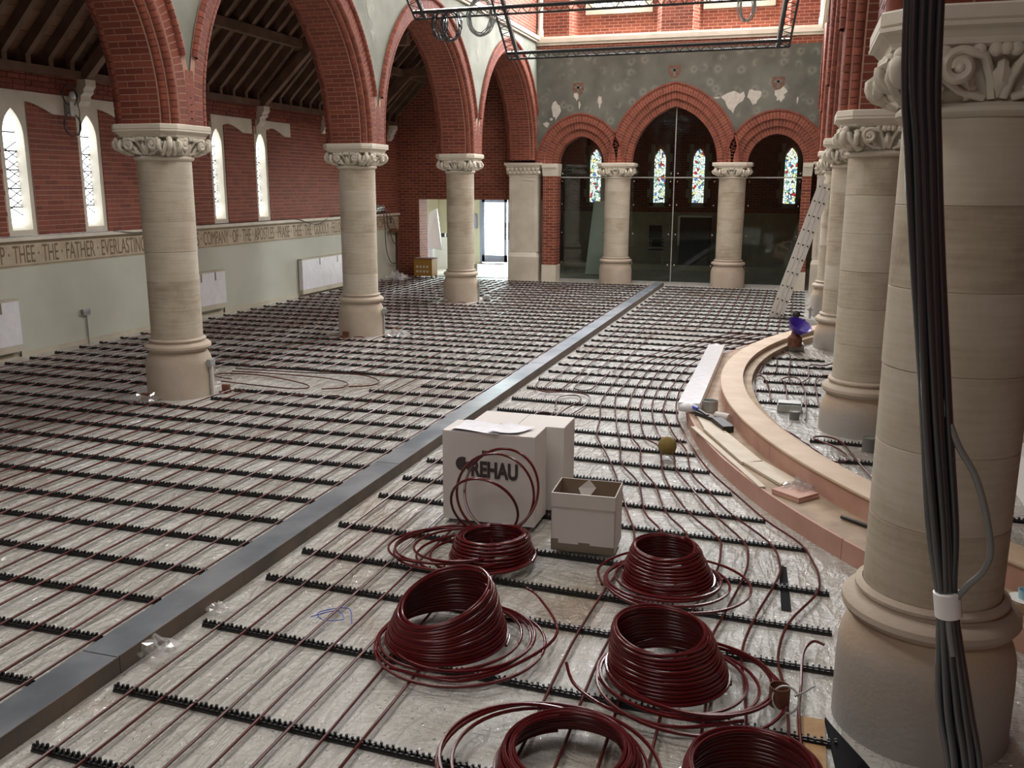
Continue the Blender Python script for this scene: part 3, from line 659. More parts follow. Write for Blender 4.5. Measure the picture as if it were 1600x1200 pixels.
wall_back = struct(m.build('wall_back', 'plaster_back'), 'dark painted back wall with faded flowers and flaking plaster over three brick arches', 'wall')
MB().box(xa, xb, YB-.004, YB+.3, 5.86, 6.04).build('brick_course', 'brick_xz', wall_back)
MB().box(xa, xb, YB-.06, YB+.3, 6.04, 6.10).box(xa, xb, YB-.12, YB+.3, 6.10, 6.20).box(xa, xb, YB-.09, YB+.3, 6.20, 6.25).build('string_course', 'stone_pale', wall_back)
cl = MB().box(xa, xb, YB+.3, YB+.6, 6.2, 9.6)
cl.build('clerestory_brickwork', 'brick_xz', wall_back)
for cx in (-6.3, -3.2, -.15):   # brick piers between the high windows
    MB().hexa([(cx-.55, YB+.3, 6.25), (cx-.38, YB-.02, 6.25), (cx+.38, YB-.02, 6.25), (cx+.55, YB+.3, 6.25), (cx-.55, YB+.3, 9.5), (cx-.38, YB-.02, 9.5), (cx+.38, YB-.02, 9.5), (cx+.55, YB+.3, 9.5)]).build('brick_pier', 'brick_xz', wall_back)
for cx in (-6.68, .2): MB().lathe([(.09, 6.25), (.09, 6.4), (.07, 6.45), (.07, 9.5)], 14, (cx, YB-.02, 0)).build('corner_shaft', 'stone_pale', wall_back, smooth=40)
wn = 5
for cx, nm in ((-4.7, 'left'), (-1.75, 'right')):
    w = struct(empty('window_%d' % wn), 'high clerestory window at the top of the photo, %s of the brick pier' % nm, 'window'); wn += 1
    MB().hexa([(cx-.85, YB+.31, 6.25), (cx+.85, YB+.31, 6.25), (cx+.85, YB+.32, 6.25), (cx-.85, YB+.32, 6.25), (cx-.85, YB+.27, 6.9), (cx+.85, YB+.27, 6.9), (cx+.85, YB+.32, 6.9), (cx-.85, YB+.32, 6.9)]).build('brick_sill', 'brick_xz', w)
    MB().box(cx-.85, cx+.85, YB+.2, YB+.32, 6.78, 6.95).box(cx-.09, cx+.09, YB+.2, YB+.32, 6.95, 8.8).box(cx-.85, cx-.64, YB+.2, YB+.32, 6.95, 8.8).box(cx+.64, cx+.85, YB+.2, YB+.32, 6.95, 8.8).build('stone_surround', 'stone', w)
    for s_ in (-1, 1): MB().box(cx+s_*.365-.275, cx+s_*.365+.275, YB+.27, YB+.28, 6.95, 8.7).build('pane', 'daylight_pane', w)
# rings of voussoirs
def ring_bricks(mb, cx, half, rise, dr0, dr1, y0, y1, split):
    R, c = parch(half, rise)
    ra, rb = R+dr0, R+dr1; n = max(8, int((rb*PI/2)/.085))
    for side in (-1, 1):
        for k in range(n):
            f0, f1 = (k+.07)/n, (k+.93)/n; p = []
            spl = [(ra, rb)] if (k % 2 or not split) else [(ra, ra+(rb-ra)*.6-.004), (ra+(rb-ra)*.6+.004, rb)]
            for a_, b_ in spl:
                p = []
                for r_ in (a_, b_):
                    th = math.acos(min(1, c/r_))
                    for f, yy in ((f0, y0), (f1, y0), (f1, y1), (f0, y1)):
                        t = f*th; p.append((cx+side*(r_*math.cos(t)-c), yy, ZSP+r_*math.sin(t)))
                mb.hexa(p)
def ring_core(mb, cx, half, rise, dr0, dr1, y0, y1):
    R, c = parch(half, rise); n = 24
    for side in (-1, 1):
        for k in range(n):
            p = []
            for r_ in (R+dr0, R+dr1):
                th = math.acos(min(1, c/r_))
                for f, yy in ((k/n, y0), ((k+1)/n, y0), ((k+1)/n, y1), (k/n, y1)):
                    t = f*th; p.append((cx+side*(r_*math.cos(t)-c), yy, ZSP+r_*math.sin(t)))
            mb.hexa(p)
for cx, h, r in ARCHES:
    co = MB(); ring_core(co, cx, h, r, .002, .18, YB+.162, YB+.7); ring_core(co, cx, h, r, .18, .35, YB+.072, YB+.6); ring_core(co, cx, h, r, .35, TH-.01, YB+.002, YB+.5)
    a = co.build('arch', 'mortar', wall_back)
    b = MB(); ring_bricks(b, cx, h, r, 0, .172, YB+.16, YB+.66, True); ring_bricks(b, cx, h, r, .18, .342, YB+.07, YB+.3, False); ring_bricks(b, cx, h, r, .35, .52, YB, YB+.3, True)
    tag(b.build('voussoir_brickwork', 'brick', a), None, kind='stuff')
    hd = MB(); ring_core(hd, cx, h, r, .525, .565, YB-.03, YB+.1); hd.build('hood_mould', 'stone' if False else 'brick', a)
# flaked plaster patches and painted shields (flat marks on the wall)
def blob(cx, cz, pts, name, material, y=YB-.004):
    m = MB().prism([(cx+a, cz+b) for a, b in pts], lambda p, q, d: (p, d, q), y, y+.006); return m.build(name, material, wall_back, fix=True)
mat('bare_plaster', (.40, .38, .33), .9, col2=(.48, .46, .41), scale=12)
for cx, cz, sx, sz in ((-6.25, 4.42, .13, .24), (-5.70, 4.78, .07, .12), (-5.62, 4.55, .03, .10), (-5.09, 4.62, .06, .17), (-1.75, 4.58, .27, .28), (-1.26, 4.66, .17, .23), (-.67, 4.70, .15, .20), (-6.5, 4.08, .08, .08), (-2.15, 4.66, .09, .025), (-.25, 4.55, .02, .10), (-6.36, 4.22, .05, .04)):
    rnd = random.Random(int(cx*100)); n = 16
    blob(cx, cz, [(sx*(.6+.5*rnd.random())*math.cos(2*PI*i/n)+.25*sx*math.sin(4*PI*i/n), sz*(.6+.5*rnd.random())*math.sin(2*PI*i/n)) for i in range(n)], 'flaked_patch', 'bare_plaster')
mat('shield_paint', (.11, .05, .035), .9, col2=(.16, .10, .07), scale=18)
for cx, cz in ((-5.66, 4.98), (-3.22, 5.33), (-.72, 4.99)):
    blob(cx, cz, [(-.15, .13), (.15, .13), (.15, -.05), (.09, -.15), (0, -.2), (-.09, -.15), (-.15, -.05)], 'painted_shield', 'shield_paint', YB-.002)
    m = MB(); m.box(cx-.025, cx+.025, YB-.006, YB, cz-.14, cz+.09).box(cx-.10, cx+.10, YB-.006, YB, cz-.01, cz+.04); m.build('painted_cross', 'plaster_back', wall_back)
# end responds of the back wall
def respond(x0, x1, lab, nm):
    r = thing(nm, lab, 'pilaster', ((x0+x1)/2, YB, 0)); w = (x1-x0)/2
    MB().box(-w-.02, w+.02, -.17, .3, 0, .66).hexa([(-w-.02, -.17, .66), (w+.02, -.17, .66), (w+.02, .3, .66), (-w-.02, .3, .66), (-w+.02, -.12, .78), (w-.02, -.12, .78), (w-.02, .3, .78), (-w+.02, .3, .78)]).build('plinth', 'stone_pale', r)
    MB().box(-w, w, -.10, .3, .785, 2.755).build('shaft', 'stone_pale', r)
    MB().box(-w, -w+.09, -.115, -.102, .785, 2.755).box(w-.09, w, -.115, -.102, .785, 2.755).box(-w+.09, w-.09, -.115, -.09, 2.66, 2.78).box(-w+.09, w-.09, -.115, -.09, .785, .84).build('panel_moulding', 'stone_pale', r)
    c = MB().box(-w-.01, w+.01, -.13, .3, 2.76, 2.80).hexa([(-w, -.11, 2.8), (w, -.11, 2.8), (w, .3, 2.8), (-w, .3, 2.8), (-w-.07, -.18, 3.02), (w+.07, -.18, 3.02), (w+.07, .3, 3.02), (-w-.07, .3, 3.02)]).build('capital', 'stone_pale', r)
    lf = MB(); k = -w-.03
    while k < w+.04: lf.sphere((k, -.17, 2.96), .055, sc=(1, .7, .8)); lf.sphere((k+.05, -.145, 2.87), .045); leaf(lf, (k, -.13, 2.82), (0, -1, 0), (0, 0, 1), .15, .05, .03); k += .115
    lf.build('leaf_carving', 'stone_pale', c, smooth=60)
    MB().box(-w-.08, w+.08, -.2, .3, 3.02, 3.06).box(-w-.11, w+.11, -.23, .3, 3.06, 3.12).build('abacus', 'stone_pale', r)
    return r
respond(-7.47, -6.70, 'pale panelled stone pilaster beside the bright porch door', 'stone_pilaster')
respond(.33, .60, 'pale panelled stone pilaster behind the ladder at the back right', 'stone_pilaster')
for x0, x1, lab in ((-6.575, -6.2, 'narrow red brick pier with stone impost at the left of the glass screens'), (-.02, .20, 'narrow red brick pier behind the ladder')):
    r = thing('brick_pier', lab, 'pier', ((x0+x1)/2, YB, 0)); w = (x1-x0)/2
    MB().box(-w, w, 0, .5, .45, 2.78).build('brick_shaft', 'brick_xz', r); MB().box(-w-.01, w+.01, -.02, .5, 0, .45).build('base_block', 'stone_pale', r)
    MB().hexa([(-w, -.02, 2.78), (w, -.02, 2.78), (w, .5, 2.78), (-w, .5, 2.78), (-w, -.1, 3.0), (w+.02, -.1, 3.0), (w+.02, .5, 3.0), (-w, .5, 3.0)]).box(-w, w+.02, -.13, .5, 3.0, 3.1).build('impost', 'stone_pale', r)
# glass screens in the three arches
for i, (cx, h, r) in enumerate(ARCHES):
    s = struct(empty('window_%d' % (7+i), (cx, YB+.45, 0)), ['glass screen filling the left back arch', 'glass screen filling the tall central back arch', 'glass screen filling the right back arch'][i], 'glass screen')
    R, c = parch(h, r); hw = h+.05
    m = MB(); zs_ = .06
    m.box(-hw, hw, -.006, .006, zs_, 2.74)
    pts = [(-hw, 2.76), (hw, 2.76), (hw, ZSP)]+[((R+.05)*math.cos(t)-c, ZSP+(R+.05)*math.sin(t)) for t in [math.acos(c/(R+.05))*k/10 for k in range(1, 10)]]+[(0, ZSP+math.sqrt((R+.05)**2-c*c))]
    pts += [(-a, b) for a, b in reversed(pts[2:-1])]
    m.prism(pts, lambda p, q, d: (p, d, q), -.006, .006); m.build('pane', 'screen_glass', s)
    f = MB().box(-hw, hw, -.02, .02, 0, .06).box(-hw, hw, -.008, .008, 2.735, 2.765)
    if i == 1: f.box(-.012, .012, -.01, .01, .06, 4.5)
    f.build('glazing_bar', 'galv', s)
    p = MB()
    for zz in (.5, 1.3, 2.05, 2.65, 2.85):
        for xx in ((-hw+.1, hw-.1) if i != 1 else (-hw+.1, -.09, .09, hw-.1)): p.lathe([(.03, -.02), (.03, .02)], 10, (0, 0, 0)) if False else p.sphere((xx, -.02, zz), .022, 8, 5)
    p.build('glass_fixing', 'chrome', s)
# ------------------------------------------------------------------ chapel behind the glass
m = MB(); m.box(-7.7, -7.6, YB+.8, 30.3, 0, 5.4).box(1.2, 1.3, YB+.8, 30.3, 0, 5.4).box(-7.7, 1.3, 30.05, 30.3, 0, 5.4).box(-7.7, 1.3, YB+.7, 30.3, 5.2, 5.4)
struct(m.build('wall_chapel', 'brick_xz'), 'dim brick walls of the chapel behind the glass', 'wall')
MB2 = MB().box(-7.6, 1.2, 29.98, 30.06, 1.6, 1.72).box(-7.6, 1.2, 30.0, 30.06, .12, 1.6).box(-7.6, 1.2, 28.6, 30.06, 0, .16)
struct(MB2.build('trim_1', 'frieze'), 'pale dado and step along the chapel back wall', 'trim')
for i, cx in enumerate((-6.44, -4.36, -3.14, -.37)):
    w = struct(empty('window_%d' % (10+i)), ['stained glass lancet seen through the left arch', 'left stained glass lancet in the central arch', 'right stained glass lancet in the central arch', 'stained glass lancet seen through the right arch'][i], 'window')
    g = lancet(cx-.18, cx+.18, 2.02, 3.68)
    MB().prism(g, lambda p, q, d: (p, d, q), 30.0, 30.01).build('pane', 'stained_glass', w)
    q = MB(); zz = 1.9
    for k in range(7): e = .12 if k % 2 else .04; q.box(cx-.26-e, cx-.18, 29.96, 30.04, zz, zz+.27); q.box(cx+.18, cx+.26+e, 29.96, 30.04, zz, zz+.27); q.box(cx-.3, cx+.3, 29.96, 30.04, 1.88, 2.02) if k == 0 else None; zz += .275
    q.build('quoin_stone', 'stone', w)
m = MB().hexa([(-5.88, 26.2, .03), (-5.28, 26.2, .03), (-5.28, 26.26, .03), (-5.88, 26.26, .03), (-5.78, 26.75, 2.1), (-5.18, 26.75, 2.1), (-5.18, 26.81, 2.1), (-5.78, 26.81, 2.1)])
tag(m.build('leaning_board', 'green_board'), 'tall pale green board leaning in the chapel behind the left glass', 'board')
b = thing('cabinet', 'dark cabinet with a pale top edge behind the central glass', 'cabinet', (-3.05, 28.9, .16))
MB().box(-.45, .45, -.3, .3, 0, 1.45).build('body', 'dark_furniture', b); MB().box(-.5, .5, -.33, .3, 1.45, 1.49).box(-.5, -.44, -.33, -.28, .6, 1.45).build('edge_trim', 'stone_pale', b); MB().box(-.42, .0, -.32, -.3, .05, 1.4).box(.02, .42, -.32, -.3, .05, 1.4).build('door', 'dark_furniture', b)
def stacked_chairs(lab, x, y, n):
    t = thing('stacked_chair', lab, 'chairs', (x, y, .16), .3)
    for k in range(n):
        z = .42+.11*k; MB().box(-.21, .21, -.21, .21, z, z+.03).build('seat', 'dark_furniture', t); MB().hexa([(-.2, .18, z+.1), (.2, .18, z+.1), (.2, .21, z+.1), (-.2, .21, z+.1), (-.2, .25, z+.42), (.2, .25, z+.42), (.2, .28, z+.42), (-.2, .28, z+.42)]).build('backrest', 'dark_furniture', t)
    for sx in (-.19, .19):
        for sy in (-.19, .19): MB().tube([(sx, sy, 0), (sx, sy, .45+.11*(n-1))], .014, 6).build('leg', 'galv', t)
stacked_chairs('stack of dark chairs behind the central glass, left of the chapel cabinet', -4.25, 29.0, 4); stacked_chairs('stack of dark chairs behind the central glass, right of the chapel cabinet', -2.05, 29.1, 3)
tag(MB().beam((-5.05, 26.9, .02), (-5.0, 27.3, 2.15), .07, .03, (0, 1, 0)).build('upright_strip', 'alu'), 'thin pale metal strip standing upright behind the central glass', 'strip')
# ------------------------------------------------------------------ rest of the shell
struct(MB().box(-7.6, 1.2, -6.7, 25, 9.6, 9.8).build('ceiling', 'board_dark'), 'dark timber nave ceiling', 'ceiling')
struct(MB().box(-11.4, 4.7, -6.8, -6.5, 0, 9.8).build('wall_rear', 'brick_xz'), 'brick wall behind the viewer', 'wall')
struct(MB().box(4.4, 4.7, -6.6, 25, 0, 5.2).build('wall_right', 'brick_yz'), 'brick wall of the right aisle', 'wall')
struct(MB().box(1.0, 4.7, -6.6, 25, 5.0, 5.2).build('ceiling_right', 'board_dark'), 'dark ceiling of the right aisle', 'ceiling')
struct(MB().box(.72, 4.7, 24.35, 24.6, 0, 9.8).build('wall_end_right', 'brick_xz'), 'brick end wall of the right aisle', 'wall')
# ------------------------------------------------------------------ curved steps and platform
def arcpt(R, a, z): return (SCX+R*math.cos(a), SCY+R*math.sin(a), z)
def ringseg(mb, Ra, Rb, a0, a1, z0, z1, n):
    for i in range(n):
        p, q = a0+(a1-a0)*i/n, a0+(a1-a0)*(i+1)/n
        mb.hexa([arcpt(Ra, p, z0), arcpt(Rb, p, z0), arcpt(Rb, q, z0), arcpt(Ra, q, z0), arcpt(Ra, p, z1), arcpt(Rb, p, z1), arcpt(Rb, q, z1), arcpt(Ra, q, z1)])
A0, A1 = PI-.68, PI+1.05
st = thing('curved_step', 'wide curved lower step with pink riser panels in front of the right columns', 'step')
m = MB(); ringseg(m, 8.22, SR1-.018, A0, A1, 0, .146, 70); m.build('tread', 'step_dust', st)
ns = 8
for i in range(ns):
    a, b = A0+(A1-A0)*i/ns, A0+(A1-A0)*(i+1)/ns-.0006
    m = MB(); ringseg(m, SR1-.018, SR1, a, b, 0, .15+.002*(i % 2), 9); m.build('riser_panel', 'mdf_pink', st, smooth=30)
kb = thing('curved_kerb', 'raised curved timber kerb with rounded tan top around the platform', 'kerb')
for i in range(ns):
    a, b = A0+(A1-A0)*i/ns, A0+(A1-A0)*(i+1)/ns-.0006
    m = MB(); ringseg(m, SR2-.02, SR2-.004, a, b, .146, .305, 9); m.build('riser_panel', 'mdf_pink', kb, smooth=30)
m = MB(); nn = 72; prof = [(7.985, .30), (8.225, .30), (8.238, .306), (8.243, .318), (8.238, .330), (8.225, .336), (7.985, .336)]
vs = []; fs = []
for i in range(nn+1):
    a = A0+(A1-A0)*i/nn
    for R, z in prof: vs.append(arcpt(R, a, z))
k = len(prof)
for i in range(nn):
    for j in range(k): fs.append((i*k+j, i*k+(j+1) % k, (i+1)*k+(j+1) % k, (i+1)*k+j))
m.add(vs, fs); m.build('top_board', 'mdf_tan', kb, smooth=40)
m = MB(); ringseg(m, 7.985, 8.21, A0, A1, .146, .30, 60); ringseg(m, 7.88, 7.985, A0, A1, .0, .27, 60); m.build('inner_ledge', 'step_dust', kb)
pl = [arcpt(7.93, A0+(A1-A0)*i/60, .18) for i in range(61)]+[(4.38, 4.41, .18), (4.38, 16.4, .18)]
struct(MB().add(pl, [tuple(range(len(pl)))]).build('floor_platform', 'floor_sheet'), 'platform floor in crinkled plastic sheet inside the curved kerb', 'floor')
# ------------------------------------------------------------------ steel floor channel
ch = thing('steel_floor_channel', 'long grey steel channel running down the middle of the floor', 'channel')
yy = 1.5; cuts = [1.5, 3.6, 4.75, 7.2, 9.7, 12.2, 14.7, 17.2, 19.7, 22.2, 23.85]
for i in range(len(cuts)-1):
    a, b = cuts[i]+.002, cuts[i+1]-.002; dz = .002*(i % 2)
    MB().box(-3.50, -3.265, a, b, .088+dz, .094+dz).build('lid', 'steel', ch)
    MB().box(-3.495, -3.27, a, b, 0, .088).build('body', 'steel_side', ch)
    MB().box(-3.27, -3.264, a, b, .0, .10+dz).build('lip', 'steel_side', ch)
# ------------------------------------------------------------------ clip rails
def rail_mesh(x0, x1, y, z, slope, near):
    m = MB(); w = .021; L = x1-x0
    def P(x, dy, zz): return (x, y+(x-x0)*slope+dy, z+zz)
    def bx(xa, xb, da, db, za, zb): m.hexa([P(xa, da, za), P(xb, da, za), P(xb, db, za), P(xa, db, za), P(xa, da, zb), P(xb, da, zb), P(xb, db, zb), P(xa, db, zb)])
    bx(x0, x1, -w, w, .002, .012); bx(x0, x1, -w*.7, -w*.35, .012, .022); bx(x0, x1, w*.35, w*.7, .012, .022)
    pitch = .03 if near else .1; x = x0+.012; q_ = 0
    while x < x1-.01:
        t = .0055 if near else .024; q_ += 1; hh = .040 if (near and q_ % 2) else .034
        for s_ in (-1, 1):
            bx(x-t, x+t, s_*w*.5-.005, s_*w*.5+.005, .010, hh)
        x += pitch
    return m
def add_rail(x0, x1, y, label, group, z=0.0, slope=0.0):
    if x1-x0 < .25: return
    tag(rail_mesh(x0, x1, y, z, slope, y < 12).build('clip_rail', 'black_plastic'), label, 'rail', group)
yl = 2.42; k = 0
while yl < 23.7:
    xl = max(-10.72, -1.03*yl-1.0); xr_ = -3.56-random.uniform(0, .06); segs = [(xl, xr_)]
    for cy in COLY[1:]:
        if abs(yl-cy) < .5: segs = [(xl, XL-.52), (XL+.55, xr_)]
    if 9.95 < yl < 10.95: segs = [(xl, -7.75), (-5.0+(.5 if yl > 10.5 else 0), xr_)]
    for j, (a, b) in enumerate(segs):
        lab = '%s black clip rail from the viewer, left of the channel' % ordn(k)
        if len(segs) > 1: lab += [', part by the left wall', ', part beside the channel'][j]
        add_rail(a, b, yl+random.uniform(-.02, .02), lab, 'clip rails on the floor left of the channel', slope=random.uniform(-.006, .006))
    yl += .483; k += 1
YR = [2.42, 2.93, 3.46, 4.20, 4.88, 5.34, 5.88, 6.58, 7.07, 7.62, 8.16, 8.66, 9.12, 9.73, 10.30, 10.95, 11.50]
while YR[-1] < 23.3: YR.append(YR[-1]+.55)
def stage_x(y):
    q = SR1**2-(y-SCY)**2; return SCX-math.sqrt(q) if q > 0 else 99
RE = {}
for k, y in enumerate(YR):
    x0 = -3.18 if y < 10.5 or y > 10.8 else -2.6
    xe = min(.34 if y < 6.1 else .22, stage_x(y)-.07); xe = min(xe, .33)
    if 18.85 < y < 19.8: xe = .2
    add_rail(x0, xe, y, '%s black clip rail from the viewer, right of the steel channel' % ordn(k), 'clip rails on the floor right of the channel', slope=-.045)
for k, (y, a, b) in enumerate(((8.15, .45, 1.5), (8.75, .22, .72), (10.25, -.33, .32), (10.85, -.38, .36), (11.4, -.3, .5), (11.95, -.33, .6), (12.5, -.3, .6), (13.05, -.25, .45), (14.0, .12, .3), (6.3, 1.5, 2.4), (7.0, 1.2, 2.2))):
    add_rail(a, b, y, '%s short clip rail on the platform inside the curved kerb' % ordn(k), 'clip rails on the platform', z=.181, slope=-.02)
# ------------------------------------------------------------------ heating pipes
PZ = .031; PR = .0084
def pipe(pts, label, group, z=PZ, n=3, smooth=True, r=PR):
    P = [(p[0], p[1], z+(p[2] if len(p) > 2 else 0)) for p in pts]
    tag(MB().tube(catmull(P, n) if smooth else P, r, 6).build('heating_pipe', 'pipe_red', smooth=60), label, 'pipe', group)
def run(x, ya, yb, step=1.0, jit=.008):
    n = max(2, int(abs(yb-ya)/step)+1); return [(x+random.uniform(-jit, jit), ya+(yb-ya)*i/n) for i in range(n+1)]
def uturn(xa, xb, y, dy):
    c = (xa+xb)/2; h = (xb-xa)/2; return [(c-h*math.cos(t), y+dy*math.sin(t)) for t in [PI*i/6 for i in range(1, 6)]]
LX = [-3.62-.2145*i for i in range(33)]
LX = [x for x in LX if x > -10.6]
front = lambda x: max(1.9, (-x-.35)/1.03-1.2)
def hairpin(xa, xb, ya, yb, end):
    """xa, xb joined by a bend at yb (end=1) or at ya (end=-1)"""
    if end > 0: return run(xa, ya, yb)+uturn(xa, xb, yb, .1)+run(xb, yb, ya)
    return run(xa, yb, ya)+uturn(xa, xb, ya, -.1)+run(xb, ya, yb)
k = 0; i = 0
while i < len(LX):
    x = LX[i]
    incol = i+1 < len(LX) and abs((x+LX[i+1])/2-XL) < .34
    inserp = i+1 < len(LX) and -6.75 < x < -5.0 and -6.75 < LX[i+1] < -5.0
    if incol:
        lim = [COLY[1], COLY[2], COLY[3]]
        g = 'pipe bends around the left columns'
        pipe(hairpin(x, LX[i+1], front(x), lim[0]-.72, 1), 'looped red pipe ending in a bend before the nearest left column, %s' % ['right loop', 'left loop'][1 if x < -7.1 else 0], g)
        for q in range(3):
            a = lim[q]+(1.75 if q == 0 else .7); b = lim[q+1]-.62 if q < 2 else 23.6
            xa, xb = x, LX[i+1]; nm = ['first and second', 'second and third', 'third and fourth'][q]
            pipe(run(xb, b, a)+uturn(xa, xb, a, -.1)[::-1]+run(xa, a, b)+(uturn(xa, xb, b, .1) if q < 2 else []), 'looped red pipe between the %s left columns, %s loop' % (nm, 'outer' if x < -7.1 else 'inner'), g)
        i += 2; continue
    if inserp:
        xb = LX[i+1]
        pipe(hairpin(x, xb, front(x), 9.62-.1*(k % 2), 1), '%s hairpin red pipe in front of the serpentine right of the nearest left column' % ordn(k), 'hairpin pipes before the serpentine')
        pipe(hairpin(x, xb, 11.15+.08*(k % 2), 23.6, -1), '%s hairpin red pipe behind the serpentine right of the nearest left column' % ordn(k), 'hairpin pipes behind the serpentine')
        i += 2; k += 1; continue
    pipe(run(x, front(x), 23.7), '%s straight red heating pipe counted leftwards from the steel channel' % ordn(i), 'straight pipes left of the channel')
    i += 1
SERP = [[(-7.35, 10.80), (-6.24, 10.86), (-5.54, 10.95), (-5.12, 10.68), (-5.08, 10.40), (-5.32, 10.22)], [(-7.3, 10.64), (-6.6, 10.66), (-5.89, 10.62), (-5.46, 10.44), (-5.38, 10.15), (-5.58, 10.0)],
        [(-7.0, 10.18), (-7.28, 10.25), (-7.36, 10.40), (-7.22, 10.50), (-6.69, 10.50), (-5.97, 10.22), (-5.78, 10.02), (-5.97, 9.90), (-6.55, 9.95), (-7.05, 10.02)]]
for k, q in enumerate(SERP): pipe(q, ['outermost', 'middle', 'innermost'][k]+' sweep of the red pipe serpentine right of the nearest left column', 'serpentine sweeps', n=5)
RX = [-3.06+.186*i for i in range(8)]
for i in range(0, 8, 2):
    pipe(hairpin(RX[i], RX[i+1], 2.2, [9.45, 9.6, 8.35, 6.9][i//2], 1), '%s hairpin red pipe right of the steel channel, running back under the boxes' % ordn(i//2), 'hairpin pipes right of the channel')
TR = [
 [(-1.20, 13.19), (-1.30, 11.69), (-1.26, 10.72), (-1.18, 10.08), (-1.08, 9.58), (-0.92, 9.00), (-0.79, 8.52), (-0.61, 8.00), (-0.36, 7.46), (-0.10, 6.91), (0.15, 6.50), (0.24, 6.15), (0.27, 5.91), (0.25, 5.66), (0.09, 5.20), (0.04, 4.76), (0.09, 4.38), (0.11, 3.93)],
 [(-1.37, 13.03), (-1.42, 11.41), (-1.38, 10.54), (-1.33, 10.10), (-1.10, 9.20), (-0.90, 8.62), (-0.78, 7.94), (-0.59, 7.48), (-0.38, 7.00), (-0.06, 6.45), (0.02, 6.08), (0.01, 5.81), (-0.10, 5.22), (-0.15, 4.77), (-0.11, 4.36), (-0.08, 3.96)],
 [(-1.54, 12.98), (-1.57, 11.52), (-1.53, 10.63), (-1.45, 10.06), (-1.35, 9.55), (-1.17, 8.92), (-0.99, 8.39), (-0.92, 7.99), (-0.73, 7.51), (-0.51, 6.96), (-0.24, 6.42), (-0.19, 6.13), (-0.20, 5.79), (-0.28, 5.19), (-0.32, 4.87), (-0.29, 4.29)],
 [(-1.70, 12.93), (-1.72, 11.64), (-1.66, 10.59), (-1.59, 10.08), (-1.38, 9.05), (-1.17, 8.68), (-1.05, 8.01), (-0.91, 7.49), (-0.68, 6.90), (-0.42, 6.43), (-0.38, 6.19), (-0.38, 5.79), (-0.47, 5.13), (-0.49, 4.50)],
 [(-1.85, 12.87), (-1.86, 11.59), (-1.80, 10.61), (-1.73, 10.09), (-1.52, 9.06), (-1.34, 8.57), (-1.23, 7.96), (-1.03, 7.48), (-0.85, 6.85), (-0.65, 6.45), (-0.58, 6.00), (-0.62, 5.46), (-0.70, 4.73)],
 [(-2.02, 12.82), (-2.01, 11.38), (-1.99, 10.69), (-1.77, 9.59), (-1.54, 8.60), (-1.42, 8.02), (-1.18, 7.51), (-1.01, 6.80), (-0.83, 6.43), (-0.77, 5.94), (-0.82, 5.29), (-0.88, 4.52)],
 [(-2.19, 12.77), (-2.16, 11.33), (-2.11, 10.44), (-1.96, 9.65), (-1.85, 8.95), (-1.62, 8.30), (-1.35, 7.49), (-1.14, 6.76), (-1.02, 6.37), (-0.98, 6.00), (-1.03, 5.23), (-1.06, 4.54)]]
for k, q in enumerate(TR):
    x, y = q[0]; R = math.hypot(x-SCX, y-SCY); pre = []
    for yy in (16.4, 15.6, 14.8, 14.0): pre.append((SCX-math.sqrt(R*R-(yy-SCY)**2), yy))
    xe, ye = q[-1]; post = [(xe+.01, yy) for yy in (3.6, 2.9, 2.2) if yy < ye-.2]
    pipe(pre+q+post, '%s wavy red pipe counted leftwards from the curved step' % ordn(k), 'wavy pipes along the curved step', n=4)
for k, q in enumerate([[(-2.52, 9.84), (-2.64, 10.41), (-2.58, 10.61), (-2.44, 10.62), (-2.35, 10.36), (-2.41, 10.0), (-2.45, 9.5)], [(-3.12, 11.3), (-3.06, 10.9), (-2.87, 10.72), (-2.51, 10.80), (-2.29, 10.60), (-2.25, 10.19), (-2.30, 9.7)],
                       [(-2.97, 12.2), (-2.97, 11.14), (-2.94, 10.92), (-2.85, 10.83), (-2.74, 10.90), (-2.72, 11.14), (-2.72, 12.2)], [(-2.60, 12.2), (-2.60, 11.24), (-2.58, 11.02), (-2.47, 10.94), (-2.38, 11.0), (-2.36, 11.2), (-2.36, 12.2)]]):
    pipe(q, '%s small pipe bend on the floor behind the white boxes' % ordn(k), 'pipe bends behind the boxes', n=5)
FX = [-3.05+.2*i for i in range(17)]
for i in range(0, 16, 2):
    pipe(hairpin(FX[i], FX[i+1], 16.9-(.5 if i % 4 else 0), 23.5, -1), '%s far hairpin red pipe right of the channel before the glass screens' % ordn(i//2), 'far hairpin pipes right of the channel')
for i in range(4):
    x = -2.97+.22*i; pipe(run(x, 12.2, 16.2), '%s straight red pipe right of the channel in the middle distance' % ordn(i), 'straight pipes in the middle distance')
for k, q in enumerate([[(.71, 13.20), (.45, 12.63), (.24, 12.56), (.22, 11.68), (.05, 11.23), (-.01, 11.81), (-.01, 13.22), (-.18, 13.43), (-.17, 11.97), (-.34, 11.79), (-.36, 12.12), (-.29, 13.38), (-.11, 14.2)],
                       [(-.33, 10.21), (-.36, 10.72), (-.40, 11.46), (-.34, 11.66), (-.24, 11.13), (-.18, 10.27)], [(0, 10.17), (-.04, 11.20), (-.09, 11.50), (.01, 11.69), (.12, 11.57), (.18, 10.90), (.19, 9.93), (.18, 9.49)],
                       [(-.34, 10.11), (-.30, 9.76), (-.05, 9.14), (.12, 8.75), (.26, 8.40), (.36, 8.12), (.45, 8.05), (.53, 8.13), (.52, 8.33), (.41, 8.58), (.26, 8.78), (.28, 8.86), (.38, 8.88), (.50, 8.72), (.61, 8.12), (.70, 7.67)], [(.51, 11.98), (.35, 11.80), (.30, 11.31), (.32, 10.43), (.34, 10.06)]]):
    pipe(q, ['long zigzag', 'single upright bend of', 'tall bend of', 'near looping', 'short hooked'][k]+' red pipe on the platform inside the kerb', 'pipes on the platform', z=.212, n=5)
